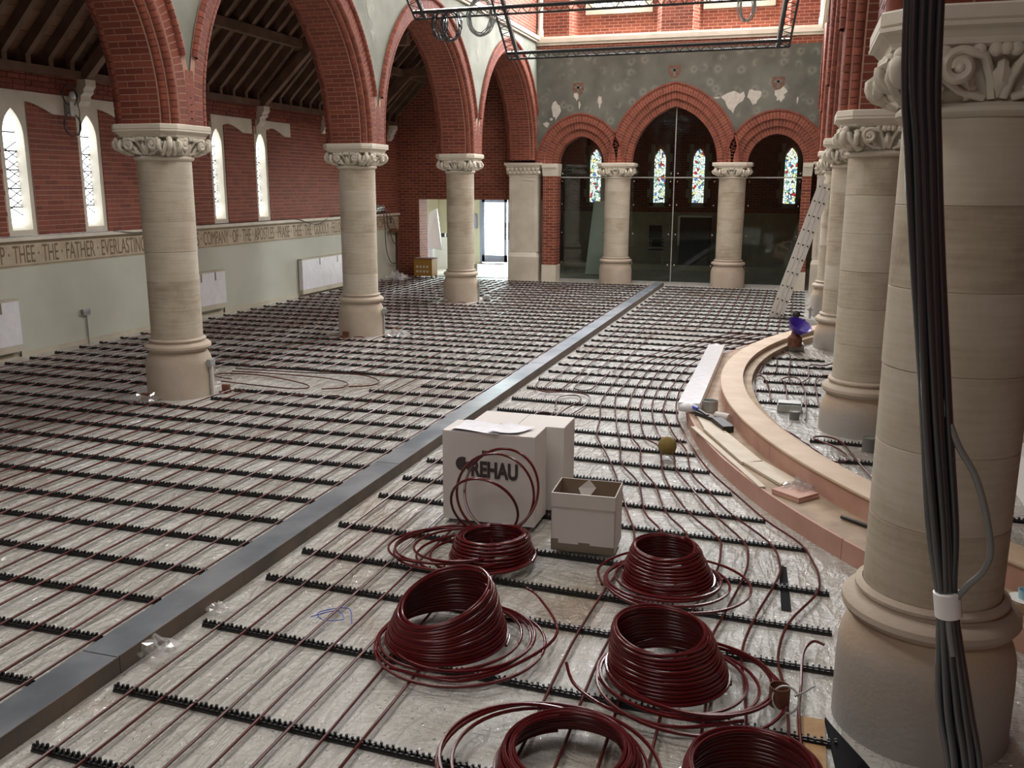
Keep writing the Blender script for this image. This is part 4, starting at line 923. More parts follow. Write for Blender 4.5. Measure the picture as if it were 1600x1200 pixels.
pipe([(.28, 4.95, .02), (.22, 4.97, .02), (.17, 4.85), (.16, 4.5), (.15, 4.2), (.18, 3.8), (.27, 3.5), (.3, 3.2)], 'red pipe curving down beside the base of the near right column', 'pipes by the near column', n=5)
# ------------------------------------------------------------------ pipe coils
def coil(name_label, c, R0, R1, Hh, off, tilt, layers, loose, seed, end=None, extra=None):
    rnd = random.Random(seed); r = .0095; root = thing('pipe_coil', name_label, 'pipe coil', (c[0], c[1], .036), 0, 'coils of dark red pipe')
    m = MB(); turns = max(3, int(Hh/(2*r*.98))); seg = 56
    for L in range(layers):
        pts = []
        for i in range(turns*seg+1):
            a = 2*PI*i/seg; t = i/(turns*seg); tt = t**1.3
            R = R0+(R1-R0)*t-L*2*r*.95+.004*math.sin(3.1*a+L)*t+.003*math.sin(a*.37)
            ca, sa = math.cos(a+L), math.sin(a+L)
            pts.append((off[0]*tt+R*ca, off[1]*tt+R*sa, r+Hh*t+(tilt[0]*ca+tilt[1]*sa)*R*tt))
        m.tube(pts, r, 6)
    m.build('wound_stack', 'coil_red', root, smooth=60)
    lm = MB()
    for (dx, dy, R, zz, tl) in loose:
        pts = []
        for i in range(49):
            a = 2*PI*i/48; pts.append((dx+R*math.cos(a), dy+R*math.sin(a)*.97, r+zz+tl*(1+math.sin(a+seed))*.5))
        lm.tube(pts[:-1], r*.95, 6, closed=True)
    if end: lm.tube(catmull([(p[0]-c[0], p[1]-c[1], p[2]) for p in end], 8), r*.95, 6)
    if extra: extra(lm)
    lm.build('loose_turn', 'coil_red', root, smooth=60)
coil('leaning coil of dark red pipe in the middle foreground, left of centre', (-1.74, 4.42), .345, .255, .27, (.0, -.03), (.22, .30), 2, [(.02, -.0, .40, 0, .03), (.05, -.03, .43, .0, .03), (.10, -.01, .40, .02, .02), (.1, -.06, .47, 0, .02)], 1, end=[(-1.9, 4.0, .015), (-1.5, 3.98, .02), (-1.25, 4.25, .03), (-1.15, 4.6, .04), (-1.35, 4.95, .06), (-1.45, 5.0, .09)])
def upright(lm):
    for k, (cx, cy, cz, R, lean) in enumerate(((-.06, .38, .36, .275, .12), (-.10, .34, .33, .29, .05), (-.16, .26, .24, .25, -.1))):
        pts = [(cx+R*math.cos(a), cy+lean*math.sin(a)+.02*k, cz+R*.98*math.sin(a)) for a in [2*PI*i/48 for i in range(48)]]
        lm.tube(pts, .0100, 6, closed=True)
coil('low untidy coil of red pipe with upright loops before the printed white box', (-1.86, 5.58), .29, .24, .16, (0, .02), (.05, -.05), 3, [(-.12, -.02, .40, 0, .03), (-.25, .02, .45, 0, .06), (-.3, .03, .40, .02, .05), (-.05, -.05, .36, .02, .02), (-.2, 0, .35, .04, .05), (-.38, .0, .36, .02, .04)], 2, extra=upright)
coil('neat coil of dark red pipe furthest right, before the curved step', (-.66, 5.56), .30, .205, .22, (-.03, .03), (-.02, .06), 2, [(-.03, -.02, .36, 0, .02), (-.0, -.05, .39, 0, .02), (.06, -.04, .46, 0, .015), (.0, -.02, .335, .02, .01)], 3, end=[(-1.05, 5.35, .015), (-1.12, 5.6, .02), (-1.0, 5.85, .03), (-.8, 5.95, .04)])
coil('tall coil of dark red pipe right of centre in the foreground', (-.50, 4.38), .315, .245, .255, (-.05, .0), (-.06, .08), 2, [(.02, -.02, .38, 0, .02), (.06, -.05, .40, 0, .04), (.10, -.0, .42, .01, .05), (.14, -.03, .40, .03, .03), (.12, -.08, .47, 0, .02)], 4, end=[(-1.0, 4.2, .09), (-.92, 4.08, .04), (-.7, 3.95, .02), (-.4, 3.9, .02), (-.1, 4.05, .02)])
coil('low coil of dark red pipe cut by the bottom edge, left of the two nearest', (-.80, 3.46), .33, .27, .13, (.0, -.02), (0, .05), 3, [(-.1, 0, .42, 0, .03), (-.12, -.02, .46, .01, .03), (-.08, -.05, .48, .03, .02), (-.16, -.02, .41, .02, .04)], 5)
coil('coil of dark red pipe cut by the bottom edge, beside the near column base', (-.03, 3.40), .31, .26, .22, (0, .0), (0, .06), 2, [(.0, -.02, .37, 0, .02), (.05, -.04, .40, 0, .02)], 6)
# ------------------------------------------------------------------ boxes
def carton(label, x0, x1, y0, y1, h, rz=0):
    t = thing('carton', label, 'box', ((x0+x1)/2, (y0+y1)/2, .038), rz); w, d = (x1-x0)/2, (y1-y0)/2
    MB().box(-w, w, -d, d, 0, h).build('body', 'card_white', t)
    MB().box(-w+.002, -.003, -d+.002, d-.002, h, h+.004).box(.003, w-.002, -d+.002, d-.002, h, h+.004).build('lid_flap', 'card_white', t)
    return t, w, d, h
t, w, d, h = carton('tall white carton with dark lettering and a hand hole, papers on top', -2.46, -1.74, 6.20, 6.53, .69, .0)
MB().box(-.045, .045, -d-.003, -d+.004, .535, .562).build('hand_hole', 'print', t)
Mx = Matrix.Translation((-.135, -d-.0025, .36)) @ Matrix(((1, 0, 0, 0), (0, 0, -1, 0), (0, 1, 0, 0), (0, 0, 0, 1)))
o = text_mesh('REHAU', .165, 'printed_lettering', 'print', Mx, t, sx=.70, bold=.007)
for q in (0.004, -.004):
    pass
m = MB(); pts = [(.055*math.cos(a), .055*math.sin(a)) for a in [PI*.35+1.25*PI*i/14 for i in range(15)]]
m.prism(pts, lambda p, q, dd: (-.20+p, dd, .445+q), -d-.003, -d+.001); m.prism([(-.185, .46), (-.165, .40), (-.12, .41), (-.13, .47)], lambda p, q, dd: (p, dd, q), -d-.003, -d+.001); m.build('printed_mark', 'print', t)
carton('plain white carton standing behind the lettered carton', -2.36, -1.62, 6.60, 6.95, .67, 0)
t = thing('open_carton', 'small open white carton with brown tape at its foot', 'box', (-1.30, 6.02, .038), .04)
w, d, h = .222, .17, .42; th = .005
MB().box(-w, w, -d, -d+th, 0, h).box(-w, -w+th, -d, d, 0, h).box(w-th, w, -d, d, 0, h).box(-w, w, d-th, d, 0, h).box(-w, w, -d, d, 0, th).build('body', 'card_white', t)
MB().box(-w+.006, w-.006, d-.009, d-.006, .01, h+.0).box(-w+.006, -w+.008, -d+.006, d-.01, .01, h-.002).box(w-.008, w-.006, -d+.006, d-.01, .01, h-.002).box(-w+.01, w-.01, -d+.01, d-.012, .008, .012).build('inside', 'card_brown', t)
MB().hexa([(-w, -d, h), (w, -d, h), (w, -d+.004, h), (-w, -d+.004, h), (-w, -d-.015, h+.09), (w, -d-.015, h+.09), (w, -d-.011, h+.09), (-w, -d-.011, h+.09)] if False else [(-w, -d-.004, h-.1), (w, -d-.004, h-.1), (w, -d, h-.1), (-w, -d, h-.1), (-w, -d-.006, h), (w, -d-.006, h), (w, -d, h), (-w, -d, h)]).build('flap', 'card_white', t)
mat('parcel_tape', (.20, .165, .12), .4)
MB().box(-w-.001, w+.001, -d-.0015, -d+.002, .0, .055).box(-w-.0012, -w+.05, -d-.002, -d, .055, .085).box(-.03, .05, -d-.002, -d, .055, .07).build('tape', 'parcel_tape', t)
MB().add([(-.07, .02, .40), (.05, .06, .40), (.0, .05, .46), (-.02, .0, .30)], [(0, 1, 2), (0, 1, 3)]).build('flap', 'card_white', t)
def sheet(label, pts, z, curl=.02, seed=1):
    n = 8; m = MB(); (ax, ay), (bx, by), (cx, cy), (dx, dy) = pts; vs = []; rnd = random.Random(seed)
    for lay in (0, .0012):
        for i in range(n+1):
            for j in range(n+1):
                u, v = i/n, j/n; x = (ax*(1-u)+bx*u)*(1-v)+(dx*(1-u)+cx*u)*v; y = (ay*(1-u)+by*u)*(1-v)+(dy*(1-u)+cy*u)*v
                vs.append((x, y, z+lay+curl*(.5+.5*math.sin(4*u+seed))*(abs(v-.5)*1.2)**2))
    q = (n+1)**2; fs = []
    for i in range(n):
        for j in range(n):
            a = i*(n+1)+j; f = (a, a+n+1, a+n+2, a+1); fs.append(f); fs.append(tuple(reversed([x+q for x in f])))
    for i in range(n):
        for a, b in ((i, i+1), ((i+1)*(n+1)-1, (i+2)*(n+1)-1), (i*(n+1), (i+1)*(n+1)), (n*(n+1)+i, n*(n+1)+i+1)): fs.append((a, b, b+q, a+q))
    return tag(MB().add(vs, fs).build('paper_sheet', 'paper', smooth=40), label, 'paper', 'papers on the carton')
sheet('large creased drawing sheet lying on the lettered carton', [(-2.40, 6.20), (-2.02, 6.19), (-1.95, 6.44), (-2.37, 6.47)], .735, .05, 1)
sheet('smaller creased paper at the right on the lettered carton', [(-2.12, 6.19), (-1.88, 6.22), (-1.80, 6.42), (-2.02, 6.47)], .746, .06, 2)
# ------------------------------------------------------------------ lighting truss frames
def truss_frame(label, A, B, legv, L):
    """ladder-truss rectangle: bottom beam A-B, legs along legv"""
    root = thing('truss_frame', label, 'truss', ((A[0]+B[0])/2, A[1], A[2]), 0, 'hanging truss frames')
    o = Vector(root.location); A = Vector(A)-o; B = Vector(B)-o; lv = Vector(legv).normalized(); bx = (B-A).normalized(); dep = .145
    def ladder(p, q, inn, name):
        m = MB(); m.tube([p, q], .016, 8); m.build(name, 'black_plastic', root, smooth=50)
        p2, q2 = p+inn*dep, q+inn*dep
        m = MB(); m.tube([p2, q2], .024, 8); m.build('inner_chord', 'black_plastic', root, smooth=50)
        mm = MB(); mm.tube([p2+inn*.035, q2+inn*.035], .010, 6); mm.build('chrome_track', 'chrome', root, smooth=50)
        z = MB(); n = int((q-p).length/.15); 
        for i in range(n):
            a = p+(q-p)*(i/n); b = p+(q-p)*((i+1)/n); c = p2+(q2-p2)*((i+.5)/n)
            z.tube([a, c], .006, 4); z.tube([c, b], .006, 4)
        z.build('lacing', 'black_plastic', root)
    T1, T2 = A+lv*L, B+lv*L
    ladder(A, B, lv, 'bottom_chord'); ladder(A, T1, bx, 'side_chord'); ladder(B, T2, -bx, 'side_chord'); ladder(T1, T2, -lv, 'top_chord')
    h = MB()
    for p in (T1, T2): h.tube([p, Vector((p.x, p.y, 9.6-o.z))], .006, 5)
    h.build('hanging_wire', 'black_plastic', root)
    return root
LEG = (.10, -.916, .466)
truss_frame('nearer black lattice lighting truss cut by the top edge, cable coils hanging from it', (-5.492, 13.0, 4.868), (.20, 13.0, 4.89), LEG, 2.2)
truss_frame('further black lattice lighting truss frame hanging before the back wall', (-4.392, 14.0, 4.404), (-.305, 14.0, 4.428), LEG, 2.4)
def cable_coil(label, c, R, col, n=7, seed=0, sx=.8):
    rnd = random.Random(seed); m = MB()
    for k in range(n):
        rx, rz = R*sx*(.8+.25*rnd.random()), R*(.9+.15*rnd.random()); ox, oz = rnd.uniform(-.03, .03), rnd.uniform(-.02, .02); ph = rnd.uniform(-.06, .06)
        m.tube([(c[0]+ox+rx*math.cos(a)+ph*math.sin(a)*.3, c[1]+rnd.uniform(-.015, .015)+.02*k/n, c[2]-R+oz+rz*math.sin(a)) for a in [2*PI*i/32 for i in range(32)]], .007, 5, closed=True)
    tag(m.build('cable_coil', col, smooth=60), label, 'cable', 'cable coils on the truss')
cable_coil('thick dark cable coil hanging leftmost from the truss', (-5.10, 12.96, 4.97), .19, 'cable_black', 9, 1, .55)
cable_coil('dark cable coil beside the leftmost one on the truss', (-4.93, 12.94, 4.95), .20, 'cable_black', 9, 2, .75)
cable_coil('loose grey cable coil hanging right of the dark pair', (-4.48, 12.95, 5.10), .25, 'cable_grey', 10, 3, .75)
cable_coil('thin tangle of cables hanging at the right of the truss', (-.85, 12.95, 5.02), .20, 'cable_grey', 5, 4, .5)
# ------------------------------------------------------------------ cable bundle in front
cb = thing('cable_bundle', 'thick bundle of black cables bound with white tape, hanging before the near right column', 'cables', (.2, 1.5, 0))
PATH = [(.10, 5.2), (.12, 3.6), (.150, 2.79), (.170, 2.55), (.215, 2.20), (.245, 2.0), (.264, 1.872), (.295, 1.70), (.325, 1.55), (.39, 1.1), (.43, .6), (.45, .03)]
OFFS = [(-.020, .000), (-.014, -.010), (-.008, .004), (-.002, -.011), (.004, .001), (.009, -.010), (.014, .004), (.018, -.006), (.0, .012)]
for k, (ox, oy) in enumerate(OFFS):
    rnd = random.Random(40+k); pts = []
    for j, (x, z) in enumerate(PATH):
        tight = .55 if abs(z-1.872) < .05 else (1.15 if z < 1.8 else 1.0)
        wob = 0 if tight < 1 else rnd.uniform(-.004, .004)
        pts.append((x-.2+ox*tight+wob, oy*tight, z))
    MB().tube(catmull(pts, 8), .0064, 8).build('cable', 'cable_black', cb, smooth=60)
MB().tube(catmull([(-.036, .012, 2.62), (-.012, .010, 2.40), (.014, .0, 2.25), (.046, -.008, 2.15), (.085, -.012, 2.08), (.112, -.014, 1.985), (.108, -.012, 1.94), (.085, -.01, 1.905), (.066, -.010, 1.86), (.078, -.012, 1.79)], 10), .0052, 8).build('slack_cable', 'cable_grey', cb, smooth=60)
m = MB(); 
for (z, r_) in ((1.893, .0195), (1.852, .0185)): pass
m.lathe([(.0190, -.021), (.0205, -.02), (.0205, .02), (.0190, .021)], 20); o = m.build('tape', 'white_tape', cb, smooth=40); o.location = (.0645, 0, 1.872); o.rotation_euler = (0, -.16, 0)
# ------------------------------------------------------------------ ladder
ld = thing('extension_ladder', 'aluminium extension ladder leaning on the furthest right column', 'ladder', (-.43, 18.62, .0))
dv = Vector((.80, 0, 2.72)); L = dv.length; dv.normalize(); nv = Vector((dv.z, 0, -dv.x))
for s_ in (0, .38):
    for k in range(3):
        c = nv*(k*.088)+Vector((0, s_+.012*k, 0)); MB().beam(c+dv*.02, c+dv*(L-.12*k), .030, .082, nv).build('stile', 'alu', ld)
for i in range(10):
    m = MB()
    for k in range(3):
        p = nv*(k*.088)+dv*(.12+.28*i); m.tube([p+Vector((0, -.018, 0)), p+Vector((0, .42, 0))], .016, 8)
    m.build('rung', 'black_plastic', ld)
# ------------------------------------------------------------------ radiators, socket and fittings on the left wall
def radiator(label, y0, y1, z0, z1):
    r = thing('radiator', label, 'radiator', (XW+.005, (y0+y1)/2, 0), 0, 'wrapped radiators on the left wall'); w = (y1-y0)/2
    MB().box(.02, .12, -w, w, z0, z1).build('wrapped_panel', 'radiator_wrap', r); MB().box(.0, .125, -w-.005, w+.005, z1, z1+.03).build('top_grille', 'stone', r)
    MB().box(0, .115, -w-.003, w+.003, z0-.10, z0).build('lower_grille', 'stone', r)
    for q in (-w*.3, w*.45): MB().box(.121, .124, q-.02, q+.02, z1-.16, z1+.02).build('tape_strip', 'parcel_tape', r)
    t = MB(); t.tube([(.03, w+.03, z1-.02), (.03, w+.03, .02)], .012, 8); t.tube([(.03, w+.03, z1-.25), (.03, w-.0, z1-.3)], .012, 8); t.build('supply_pipe', 'cable_black', r)
radiator('white wrapped radiator cut by the left edge of the photo', 9.4, 10.62, .22, .86); radiator('white wrapped radiator just right of the nearest left column', 14.55, 15.75, .24, .86); radiator('white plastic wrapped radiator left of the second left column', 18.75, 21.1, .16, .84)
s = thing('wall_socket', 'small metal wall socket with a conduit to the floor', 'socket', (XW+.005, 12.03, 0))
MB().box(0, .05, -.075, .075, .46, .56).build('box', 'galv', s); MB().box(.05, .055, -.07, .07, .465, .555).build('faceplate', 'chrome', s); MB().tube([(.02, .02, 0), (.02, .02, .46)], .012, 8).build('conduit', 'galv', s)
for (x, y, r_, lab) in ((XL, COLY[1], .392, 'metal socket box with conduit on the foot of the nearest left column'), (XL, COLY[2], .392, 'metal socket box with conduit on the foot of the second left column'), (XL, COLY[3], .392, 'metal socket box with conduit on the foot of the third left column')):
    a = .12; s = thing('column_socket', lab, 'socket', (x+(r_+.004)*math.cos(a), y+(r_+.004)*math.sin(a), 0), a, 'sockets on the left columns')
    MB().box(0, .045, -.06, .06, .36, .45).build('box', 'galv', s); MB().box(.045, .05, -.055, .055, .365, .445).build('faceplate', 'chrome', s); MB().box(0, .02, -.02, .02, .002, .36).build('conduit', 'galv', s)
rg = thing('ring_lamp', 'pair of dark wire rings fixed to the left wall between the windows', 'lamp', (XW+.12, 12.03, 3.42))
for zz, R in ((.44, .15), (0, .17)): MB().tube([(0, R*math.cos(a), zz+R*math.sin(a)) for a in [2*PI*i/28 for i in range(28)]], .013, 6, closed=True).build('ring', 'cable_black', rg, smooth=60)
MB().box(-.1, .02, -.04, .04, .14, .34).build('bracket', 'galv', rg); MB().sphere((.02, .02, .44), .07, sc=(.5, 1, 1)).build('lamp_head', 'galv', rg, smooth=60); MB().tube([(-.02, .14, .5), (.0, .17, .2), (-.02, .15, -.15)], .007, 5).build('flex', 'cable_black', rg)
# cables on the ledge and the torn wiring at the far end of the wall
tag(MB().tube(catmull([(XW+.04, 9.6, 1.775), (XW+.05, 11.2, 1.776), (XW+.03, 12.4, 1.774), (XW+.08, 12.9, 1.76), (XW+.09, 13.4, 1.72), (XW+.05, 14.3, 1.775)], 8), .008, 6).build('ledge_cable', 'cable_black'), 'dark cable lying along the stone ledge by the near windows', 'cable')
tag(MB().tube(catmull([(XW+.04, 15.2, 1.775), (XW+.05, 17.0, 1.776), (XW+.07, 18.6, 1.776), (XW+.095, 19.2, 1.66), (XW+.095, 19.7, 1.64), (XW+.05, 20.5, 1.78), (XW+.05, 22.4, 1.776)], 8), .009, 6).build('ledge_cable', 'cable_black'), 'dark cable sagging over the frieze between the first and second left columns', 'cable')
for k, (ya, zb, lab) in enumerate(((23.1, .35, 'longest loose black cable hanging down the far left wall'), (23.3, .9, 'middle loose black cable hanging at the far left wall'), (23.5, 1.2, 'short loose black cable hanging at the far left wall'))):
    tag(MB().tube(catmull([(XW+.06, ya-.3, 1.80), (XW+.15, ya-.05, 1.86), (XW+.14, ya+.1, 1.5), (XW+.12, ya+.2, zb+.5), (XW+.1, ya+.5, zb+.1), (XW+.08, 24.0, zb+.02)], 8), .012, 6).build('loose_cable', 'cable_black'), lab, 'cable', 'loose cables at the far left')
m = MB(); rnd = random.Random(3)
for i in range(26): m.tube([(XW+.05, 22.75+rnd.uniform(-.1, .1), 1.79), (XW+.12+rnd.uniform(0, .12), 22.75+rnd.uniform(-.35, .35), 1.85+rnd.uniform(0, .2)), (XW+.1+rnd.uniform(0, .2), 22.8+rnd.uniform(-.45, .45), 1.8+rnd.uniform(0, .15))], .006, 4)
tag(m.build('wire_tangle', 'galv'), 'tangle of silvery wires on the ledge behind the second left column', 'wires')
tag(MB().tube([(XW+.06, 24.2, .02), (XW+.06, 24.2, 1.2), (XW+.12, 24.05, 1.28), (XW+.12, 23.6, 1.3)], .05, 8).build('soil_pipe', 'rust', smooth=50), 'rusty upright pipe in the far left corner', 'pipe')
# ------------------------------------------------------------------ porch things
b = thing('yellow_crate', 'small yellow-brown cabinet with spotted front beside the porch opening', 'cabinet', (-9.98, 24.05, 0))
MB().box(-.27, .27, -.2, .2, .05, .52).build('body', 'cabinet_yellow', b)
for x in (-.24, .24):
    for y in (-.17, .17): MB().box(x-.02, x+.02, y-.02, y+.02, 0, .05).build('leg', 'dark_furniture', b)
for i in range(4):
    for j in range(2): MB().lathe([(.035, 0), (.035, .008)], 10).build('spot', 'stone_pale', b).matrix_local = Matrix.Translation((-.17+.1*i, -.2, .18+.13*j)) @ Matrix.Rotation(PI/2, 4, 'X')
MB().box(-.28, .28, -.21, .21, .52, .545).build('top', 'rust', b)
m = MB().hexa([(-10.75, 25.9, .7), (-10.25, 26.0, .62), (-10.23, 26.05, .62), (-10.73, 25.95, .7), (-10.72, 26.2, 1.75), (-10.5, 26.25, 1.85), (-10.5, 26.3, 1.85), (-10.72, 26.25, 1.75)])
m.box(-10.72, -10.55, 25.98, 26.22, .01, .72)
tag(m.build('white_sheet', 'white_film'), 'white plastic sheet leaning inside the porch', 'sheet')
tag(MB().box(-11.4, -9.95, 27.0, 27.6, .02, .95).build('white_counter', 'white_paint'), 'white counter in the porch left of the third column', 'counter')
for k, x in enumerate((-10.66, -10.46)): tag(MB().box(x-.07, x+.07, 27.1, 27.2, .95, 1.07).box(x-.05, x+.05, 27.09, 27.1, .97, 1.05).build('tool_box', 'dark_furniture'), ['dark tool box on the porch counter, left one', 'dark tool box on the porch counter, right one'][k], 'box')
tag(MB().tube([(-9.7, 25.6, .14), (-9.1, 25.9, .14)], .13, 12).build('sheet_roll', 'galv', smooth=50), 'grey roll lying on the porch floor', 'roll')
tag(MB().box(-10.42, -10.2, 29.0, 29.1, 1.15, 1.6).box(-10.38, -10.24, 29.0, 29.1, 1.6, 1.63).build('wall_box', 'door_frame'), 'small blue-grey box on the porch wall beside the door', 'box')
# ------------------------------------------------------------------ small things on the floor and steps
b = MB().sphere((0, 0, 0), .088, 24, 16).build('ball', 'ball', smooth=80); b.location = (-1.06, 8.42, .125); tag(b, 'round olive-brown ball resting on the pipes before the curved step', 'ball')
p = thing('wrapped_plank', 'long plank wrapped in shiny white plastic lying on the edge of the curved step', 'plank', (-1.03, 11.65, .155), .01)
MB().box(-.115, .115, -1.95, 1.95, 0, .10).build('wrapped_board', 'white_film', p); 
for y in (-1.95, 1.95): MB().sphere((0, y, .05), .11, 12, 8, (1, .5, .5)).build('wrap_end', 'white_film', p, smooth=60)
def tile(label, c, L, Wd, T, ang, z, mt='card_tile', name='timber_offcut'):
    o = MB().box(-L/2, L/2, -Wd/2, Wd/2, 0, T).build(name, mt); o.location = (c[0], c[1], z); o.rotation_euler = (0, 0, ang); tag(o, label, 'board', 'offcuts on the lower step'); return o
mat('card_tile', (.53, .46, .35), .7, col2=(.60, .53, .42), scale=6)
tile('long pale board on the lower step holding a clip rail offcut', (-.48, 8.50), 1.15, .19, .022, -1.18, .152); tile('dark-edged pale board at the upper end of the lower step boards', (-.74, 9.25), .62, .19, .02, -1.32, .15)
tile('medium pale board on the lower step below the long one', (-.09, 7.72), .62, .19, .022, -1.02, .152); tile('thin strip of board along the outer edge of the lower step', (-.52, 8.2), 1.9, .05, .014, -1.17, .15)
tile('square pinkish tile nearest the viewer on the lower step, upper of two', (.10, 7.22), .27, .23, .018, -.7, .169, 'mdf_pink', 'tile'); tile('square pinkish tile nearest the viewer on the lower step, lower of two', (.105, 7.21), .27, .235, .018, -.72, .150, 'mdf_pink', 'tile')
add_rail(-.60, -.42, 8.62, 'short black clip rail offcut lying on the long pale board', 'clip rail offcuts', z=.173)
t = thing('tin', 'small grey tin with open lid on the step by the wrapped plank', 'tin', (-.80, 9.85, .15)); MB().lathe([(.085, 0), (.085, .11), (.09, .115), (.085, .12), (.078, .115), (.078, .02)], 20, cap=False).build('can', 'galv', t, smooth=40); MB().lathe([(.001, .03), (.078, .031)], 20, cap=False).build('contents', 'grey_plastic', t)
tag(MB().beam((-.90, 9.55, .185), (-.60, 9.20, .185), .07, .05).beam((-.68, 9.3, .19), (-.54, 8.98, .185), .11, .06).build('tool_bag', 'dark_furniture'), 'black tool bag lying on the lower step', 'bag')
t = thing('tool_grip', 'blue handled tool on the lower step beside the tin', 'tool', (-.98, 9.6, .17)); MB().tube([(-.03, .16, .05), (.08, -.02, .05)], .022, 8).build('handle', 'blue', t, smooth=50); MB().beam((.08, -.02, .05), (.2, -.22, .04), .03, .02).build('blade', 'dark_furniture', t)
tag(MB().tube([(-.70, 9.42, .21), (-.56, 9.34, .21)], .042, 12).build('tape_roll', 'card_white', smooth=50), 'short pale roll lying by the black tool bag', 'roll')
def crumple(label, c, s, seed, z, name='film_scrap'):
    rnd = random.Random(seed); n = 9; vs = []; fs = []
    for i in range(n+1):
        for j in range(n+1):
            u, v = i/n-.5, j/n-.5; e = max(0, .25-(u*u+v*v)); vs.append((c[0]+s*u*1.5+rnd.uniform(-.1, .1)*s, c[1]+s*v*1.3+rnd.uniform(-.1, .1)*s, z+s*(.15*rnd.random()+2.0*e*rnd.random())))
    for i in range(n):
        for j in range(n): a = i*(n+1)+j; fs.append((a, a+n+1, a+n+2, a+1))
    tag(MB().add(vs, fs).build(name, 'clear_film'), label, 'plastic scrap', 'scraps of clear film')
crumple('scrap of clear film stuck to the steel channel in the foreground', (-3.22, 3.82), .16, 1, .03); crumple('scrap of clear film on the side of the channel by the clip rail end', (-3.19, 4.36), .09, 2, .03); crumple('crumpled clear film on the lower step by the pink tiles', (.13, 7.33), .17, 3, .170); crumple('crumpled clear film at the tin on the step', (-.58, 9.55), .14, 4, .152)
crumple('clear film around the foot of the second left column', (-6.42, 14.2), .3, 5, .0); crumple('clear film around the foot of the nearest left column', (-7.35, 8.85), .3, 6, .0); crumple('clear film piled at the foot of the far left wall', (-10.4, 23.0), .5, 7, 0)
for (x, y, lab) in ((-7.30, 8.86, 'rusty bracket at the front foot of the nearest left column'), (-6.68, 9.58, 'rusty bracket at the right foot of the nearest left column'), (-7.24, 13.86, 'rusty bracket at the front foot of the second left column'), (-6.62, 14.55, 'rusty bracket at the right foot of the second left column')):
    tag(MB().box(x-.06, x+.06, y-.06, y+.04, .0, .02).box(x-.05, x+.05, y-.01, y+.03, .02, .10).build('floor_bracket', 'rust'), lab, 'bracket', 'rusty brackets at column feet')
tag(MB().lathe([(.085, 0), (.085, .06), (.07, .07)], 16, (-7.42, 18.95, 0)).build('metal_disc', 'galv', smooth=40), 'grey metal disc at the front foot of the third left column', 'disc'); tag(MB().box(-6.72, -6.56, 19.5, 19.62, 0, .09).box(-6.70, -6.58, 19.52, 19.60, .09, .11).build('small_box', 'galv'), 'small grey box on the floor right of the third left column', 'box')
# platform fittings
def floorbox(label, c, w, d, h):
    t = thing('floor_box', label, 'floor box', (c[0], c[1], .181), .03, 'galvanised floor boxes'); e = .006
    MB().box(-w, w, -d, -d+e, 0, h).box(-w, w, d-e, d, 0, h).box(-w, -w+e, -d, d, 0, h).box(w-e, w, -d, d, 0, h).build('side', 'galv', t); MB().box(-w, w, -d, d, 0, .01).box(-w, w, -d*.2, d, h-.008, h).build('lid', 'galv', t)
floorbox('galvanised floor box on the platform near the second right column', (.02, 10.0), .125, .13, .085); floorbox('galvanised floor box on the platform below the purple bucket', (0.02, 13.95), .15, .16, .09)
t = thing('pipe_stub', 'short grey pipe stub standing by the nearer floor box', 'pipe stub', (.075, 9.62, .181)); MB().lathe([(.05, 0), (.05, .085), (.043, .085), (.043, .01)], 18, cap=False).build('tube', 'grey_plastic', t, smooth=40); MB().lathe([(.054, .06), (.054, .08)], 18).build('collar', 'grey_plastic', t, smooth=40)
t = thing('pipe_stub', 'grey pipe stub standing behind the near right column', 'pipe stub', (.735, 8.60, .181)); MB().lathe([(.065, 0), (.065, .13), (.058, .13), (.058, .01)], 18, cap=False).build('tube', 'grey_plastic', t, smooth=40); MB().lathe([(.069, .1), (.069, .125)], 18).build('collar', 'grey_plastic', t, smooth=40)
t = thing('purple_bowl', 'tilted purple bowl on a rusty pipe stand by the third right column', 'bowl', (.04, 13.7, .27)); MB().lathe([(.10, 0), (.10, .13), (.06, .17), (.05, .22)], 14).build('stand', 'rust', t, smooth=40)
o = MB().lathe([(.04, 0), (.12, .03), (.165, .10), (.175, .13), (.16, .125), (.11, .05), (.001, .03)], 22, cap=False).build('bowl', 'purple', t, smooth=50); o.location = (.01, -.02, .22); o.rotation_euler = (.35, .45, 0)
t = thing('pipe_clamp', 'small dark valve on the floor beside the ladder foot', 'valve', (.05, 18.55, .03)); MB().sphere((0, 0, .07), .075, 12, 8).build('valve_body', 'dark_furniture', t, smooth=60); MB().tube([(.25, 0, 0), (.25, 0, .22)], .02, 8).box(.19, .31, -.02, .02, .16, .19).build('tap', 'galv', t)
t = thing('cut_tube', 'cut brown cardboard tube with a wire hoop by the near column foot', 'tube', (.055, 4.28, .036)); o = MB().lathe([(.05, 0), (.05, .10), (.046, .10), (.046, .005)], 18, cap=False).build('tube', 'rust', t, smooth=40); MB().tube([(.03+.062*math.cos(a), -.05+.03*math.sin(a), .06+.055*math.sin(a)) for a in [2*PI*i/24 for i in range(24)]], .005, 6, closed=True).tube(catmull([(.07, -.06, .09), (.12, -.03, .11), (.16, 0, .13)], 4), .005, 6).build('wire_hoop', 'galv', t, smooth=60)
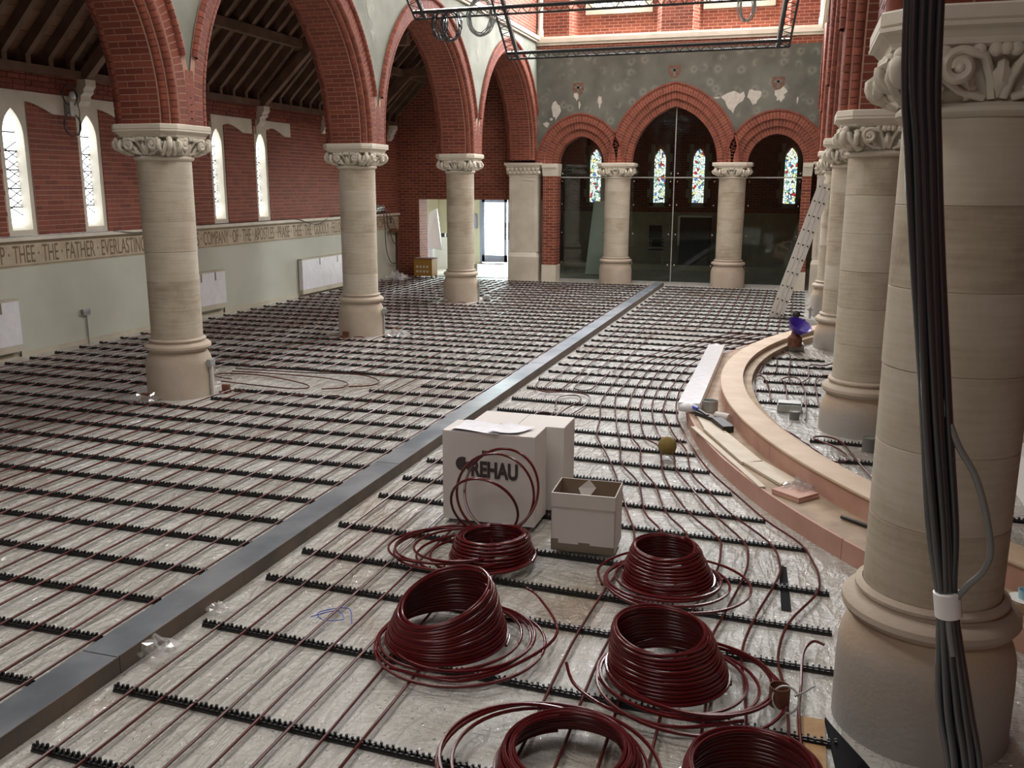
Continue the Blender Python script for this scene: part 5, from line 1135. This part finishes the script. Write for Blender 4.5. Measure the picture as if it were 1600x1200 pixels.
tag(MB().hexa([(.015, 6.12, .003), (.065, 6.10, .003), (.105, 5.42, .003), (.045, 5.42, .003), (.015, 6.12, .006), (.065, 6.10, .006), (.105, 5.42, .006), (.045, 5.42, .006)]).build('tape_strip', 'matte_black'), 'strip of black tape stuck on the sheet between two wavy pipes', 'tape')
mat('osb', (.36, .21, .08), .7, col2=(.28, .15, .05), scale=14)
tag(MB().box(.14, .27, 3.3, 4.25, .001, .012).build('floor_plank', 'osb'), 'strip of orange-brown board on the floor beside the near column foot', 'board')
tag(MB().hexa([(.27, 4.25, .003), (.31, 4.18, .003), (.46, 3.92, .003), (.32, 3.75, .003), (.27, 4.25, .03), (.30, 4.18, .03), (.43, 3.95, .02), (.32, 3.75, .02)]).build('black_membrane', 'matte_black'), 'folded black membrane at the base of the near right column', 'membrane')
m = MB(); rnd = random.Random(9); m.tube(catmull([(-2.62, 4.45, .02), (-2.5, 4.55, .03), (-2.42, 4.48, .02), (-2.52, 4.42, .03), (-2.6, 4.52, .02), (-2.45, 4.6, .03), (-2.35, 4.45, .02)], 8), .003, 5); tag(m.build('string_offcut', 'blue', smooth=60), 'thin twisted blue wire lying on the foreground sheet', 'wire')
tag(MB().tube([(.43, 6.78, .165), (.62, 6.62, .165)], .014, 8).build('black_rod', 'black_plastic', smooth=50), 'short black rod on the lower step beside the near column', 'rod')
# right of the near column
t = thing('white_carton', 'white carton cut by the right edge behind the near column', 'box', (2.05, 7.6, .181)); MB().box(-.3, .3, -.3, .3, 0, .35).build('body', 'white_paint', t); MB().box(-.305, .305, -.305, .305, .33, .36).build('lid', 'card_white', t)
tag(MB().hexa([(1.22, 5.52, .149), (1.48, 5.42, .149), (1.56, 5.56, .149), (1.30, 5.68, .149), (1.22, 5.52, .20), (1.48, 5.42, .20), (1.56, 5.56, .20), (1.30, 5.68, .20)]).build('timber_block', 'mdf_tan'), 'tan timber block under the blue cup behind the near column', 'block')
t = thing('paint_cup', 'small pale blue cup at the right edge behind the near column', 'cup', (1.38, 5.56, .201)); MB().lathe([(.035, 0), (.042, .06), (.038, .06), (.032, .006)], 14, cap=False).build('cup', mat('cup_blue', (.35, .62, .72), .5), t, smooth=50); MB().lathe([(.08, 0), (.09, .008)], 16).build('saucer', 'white_paint', t, smooth=40)
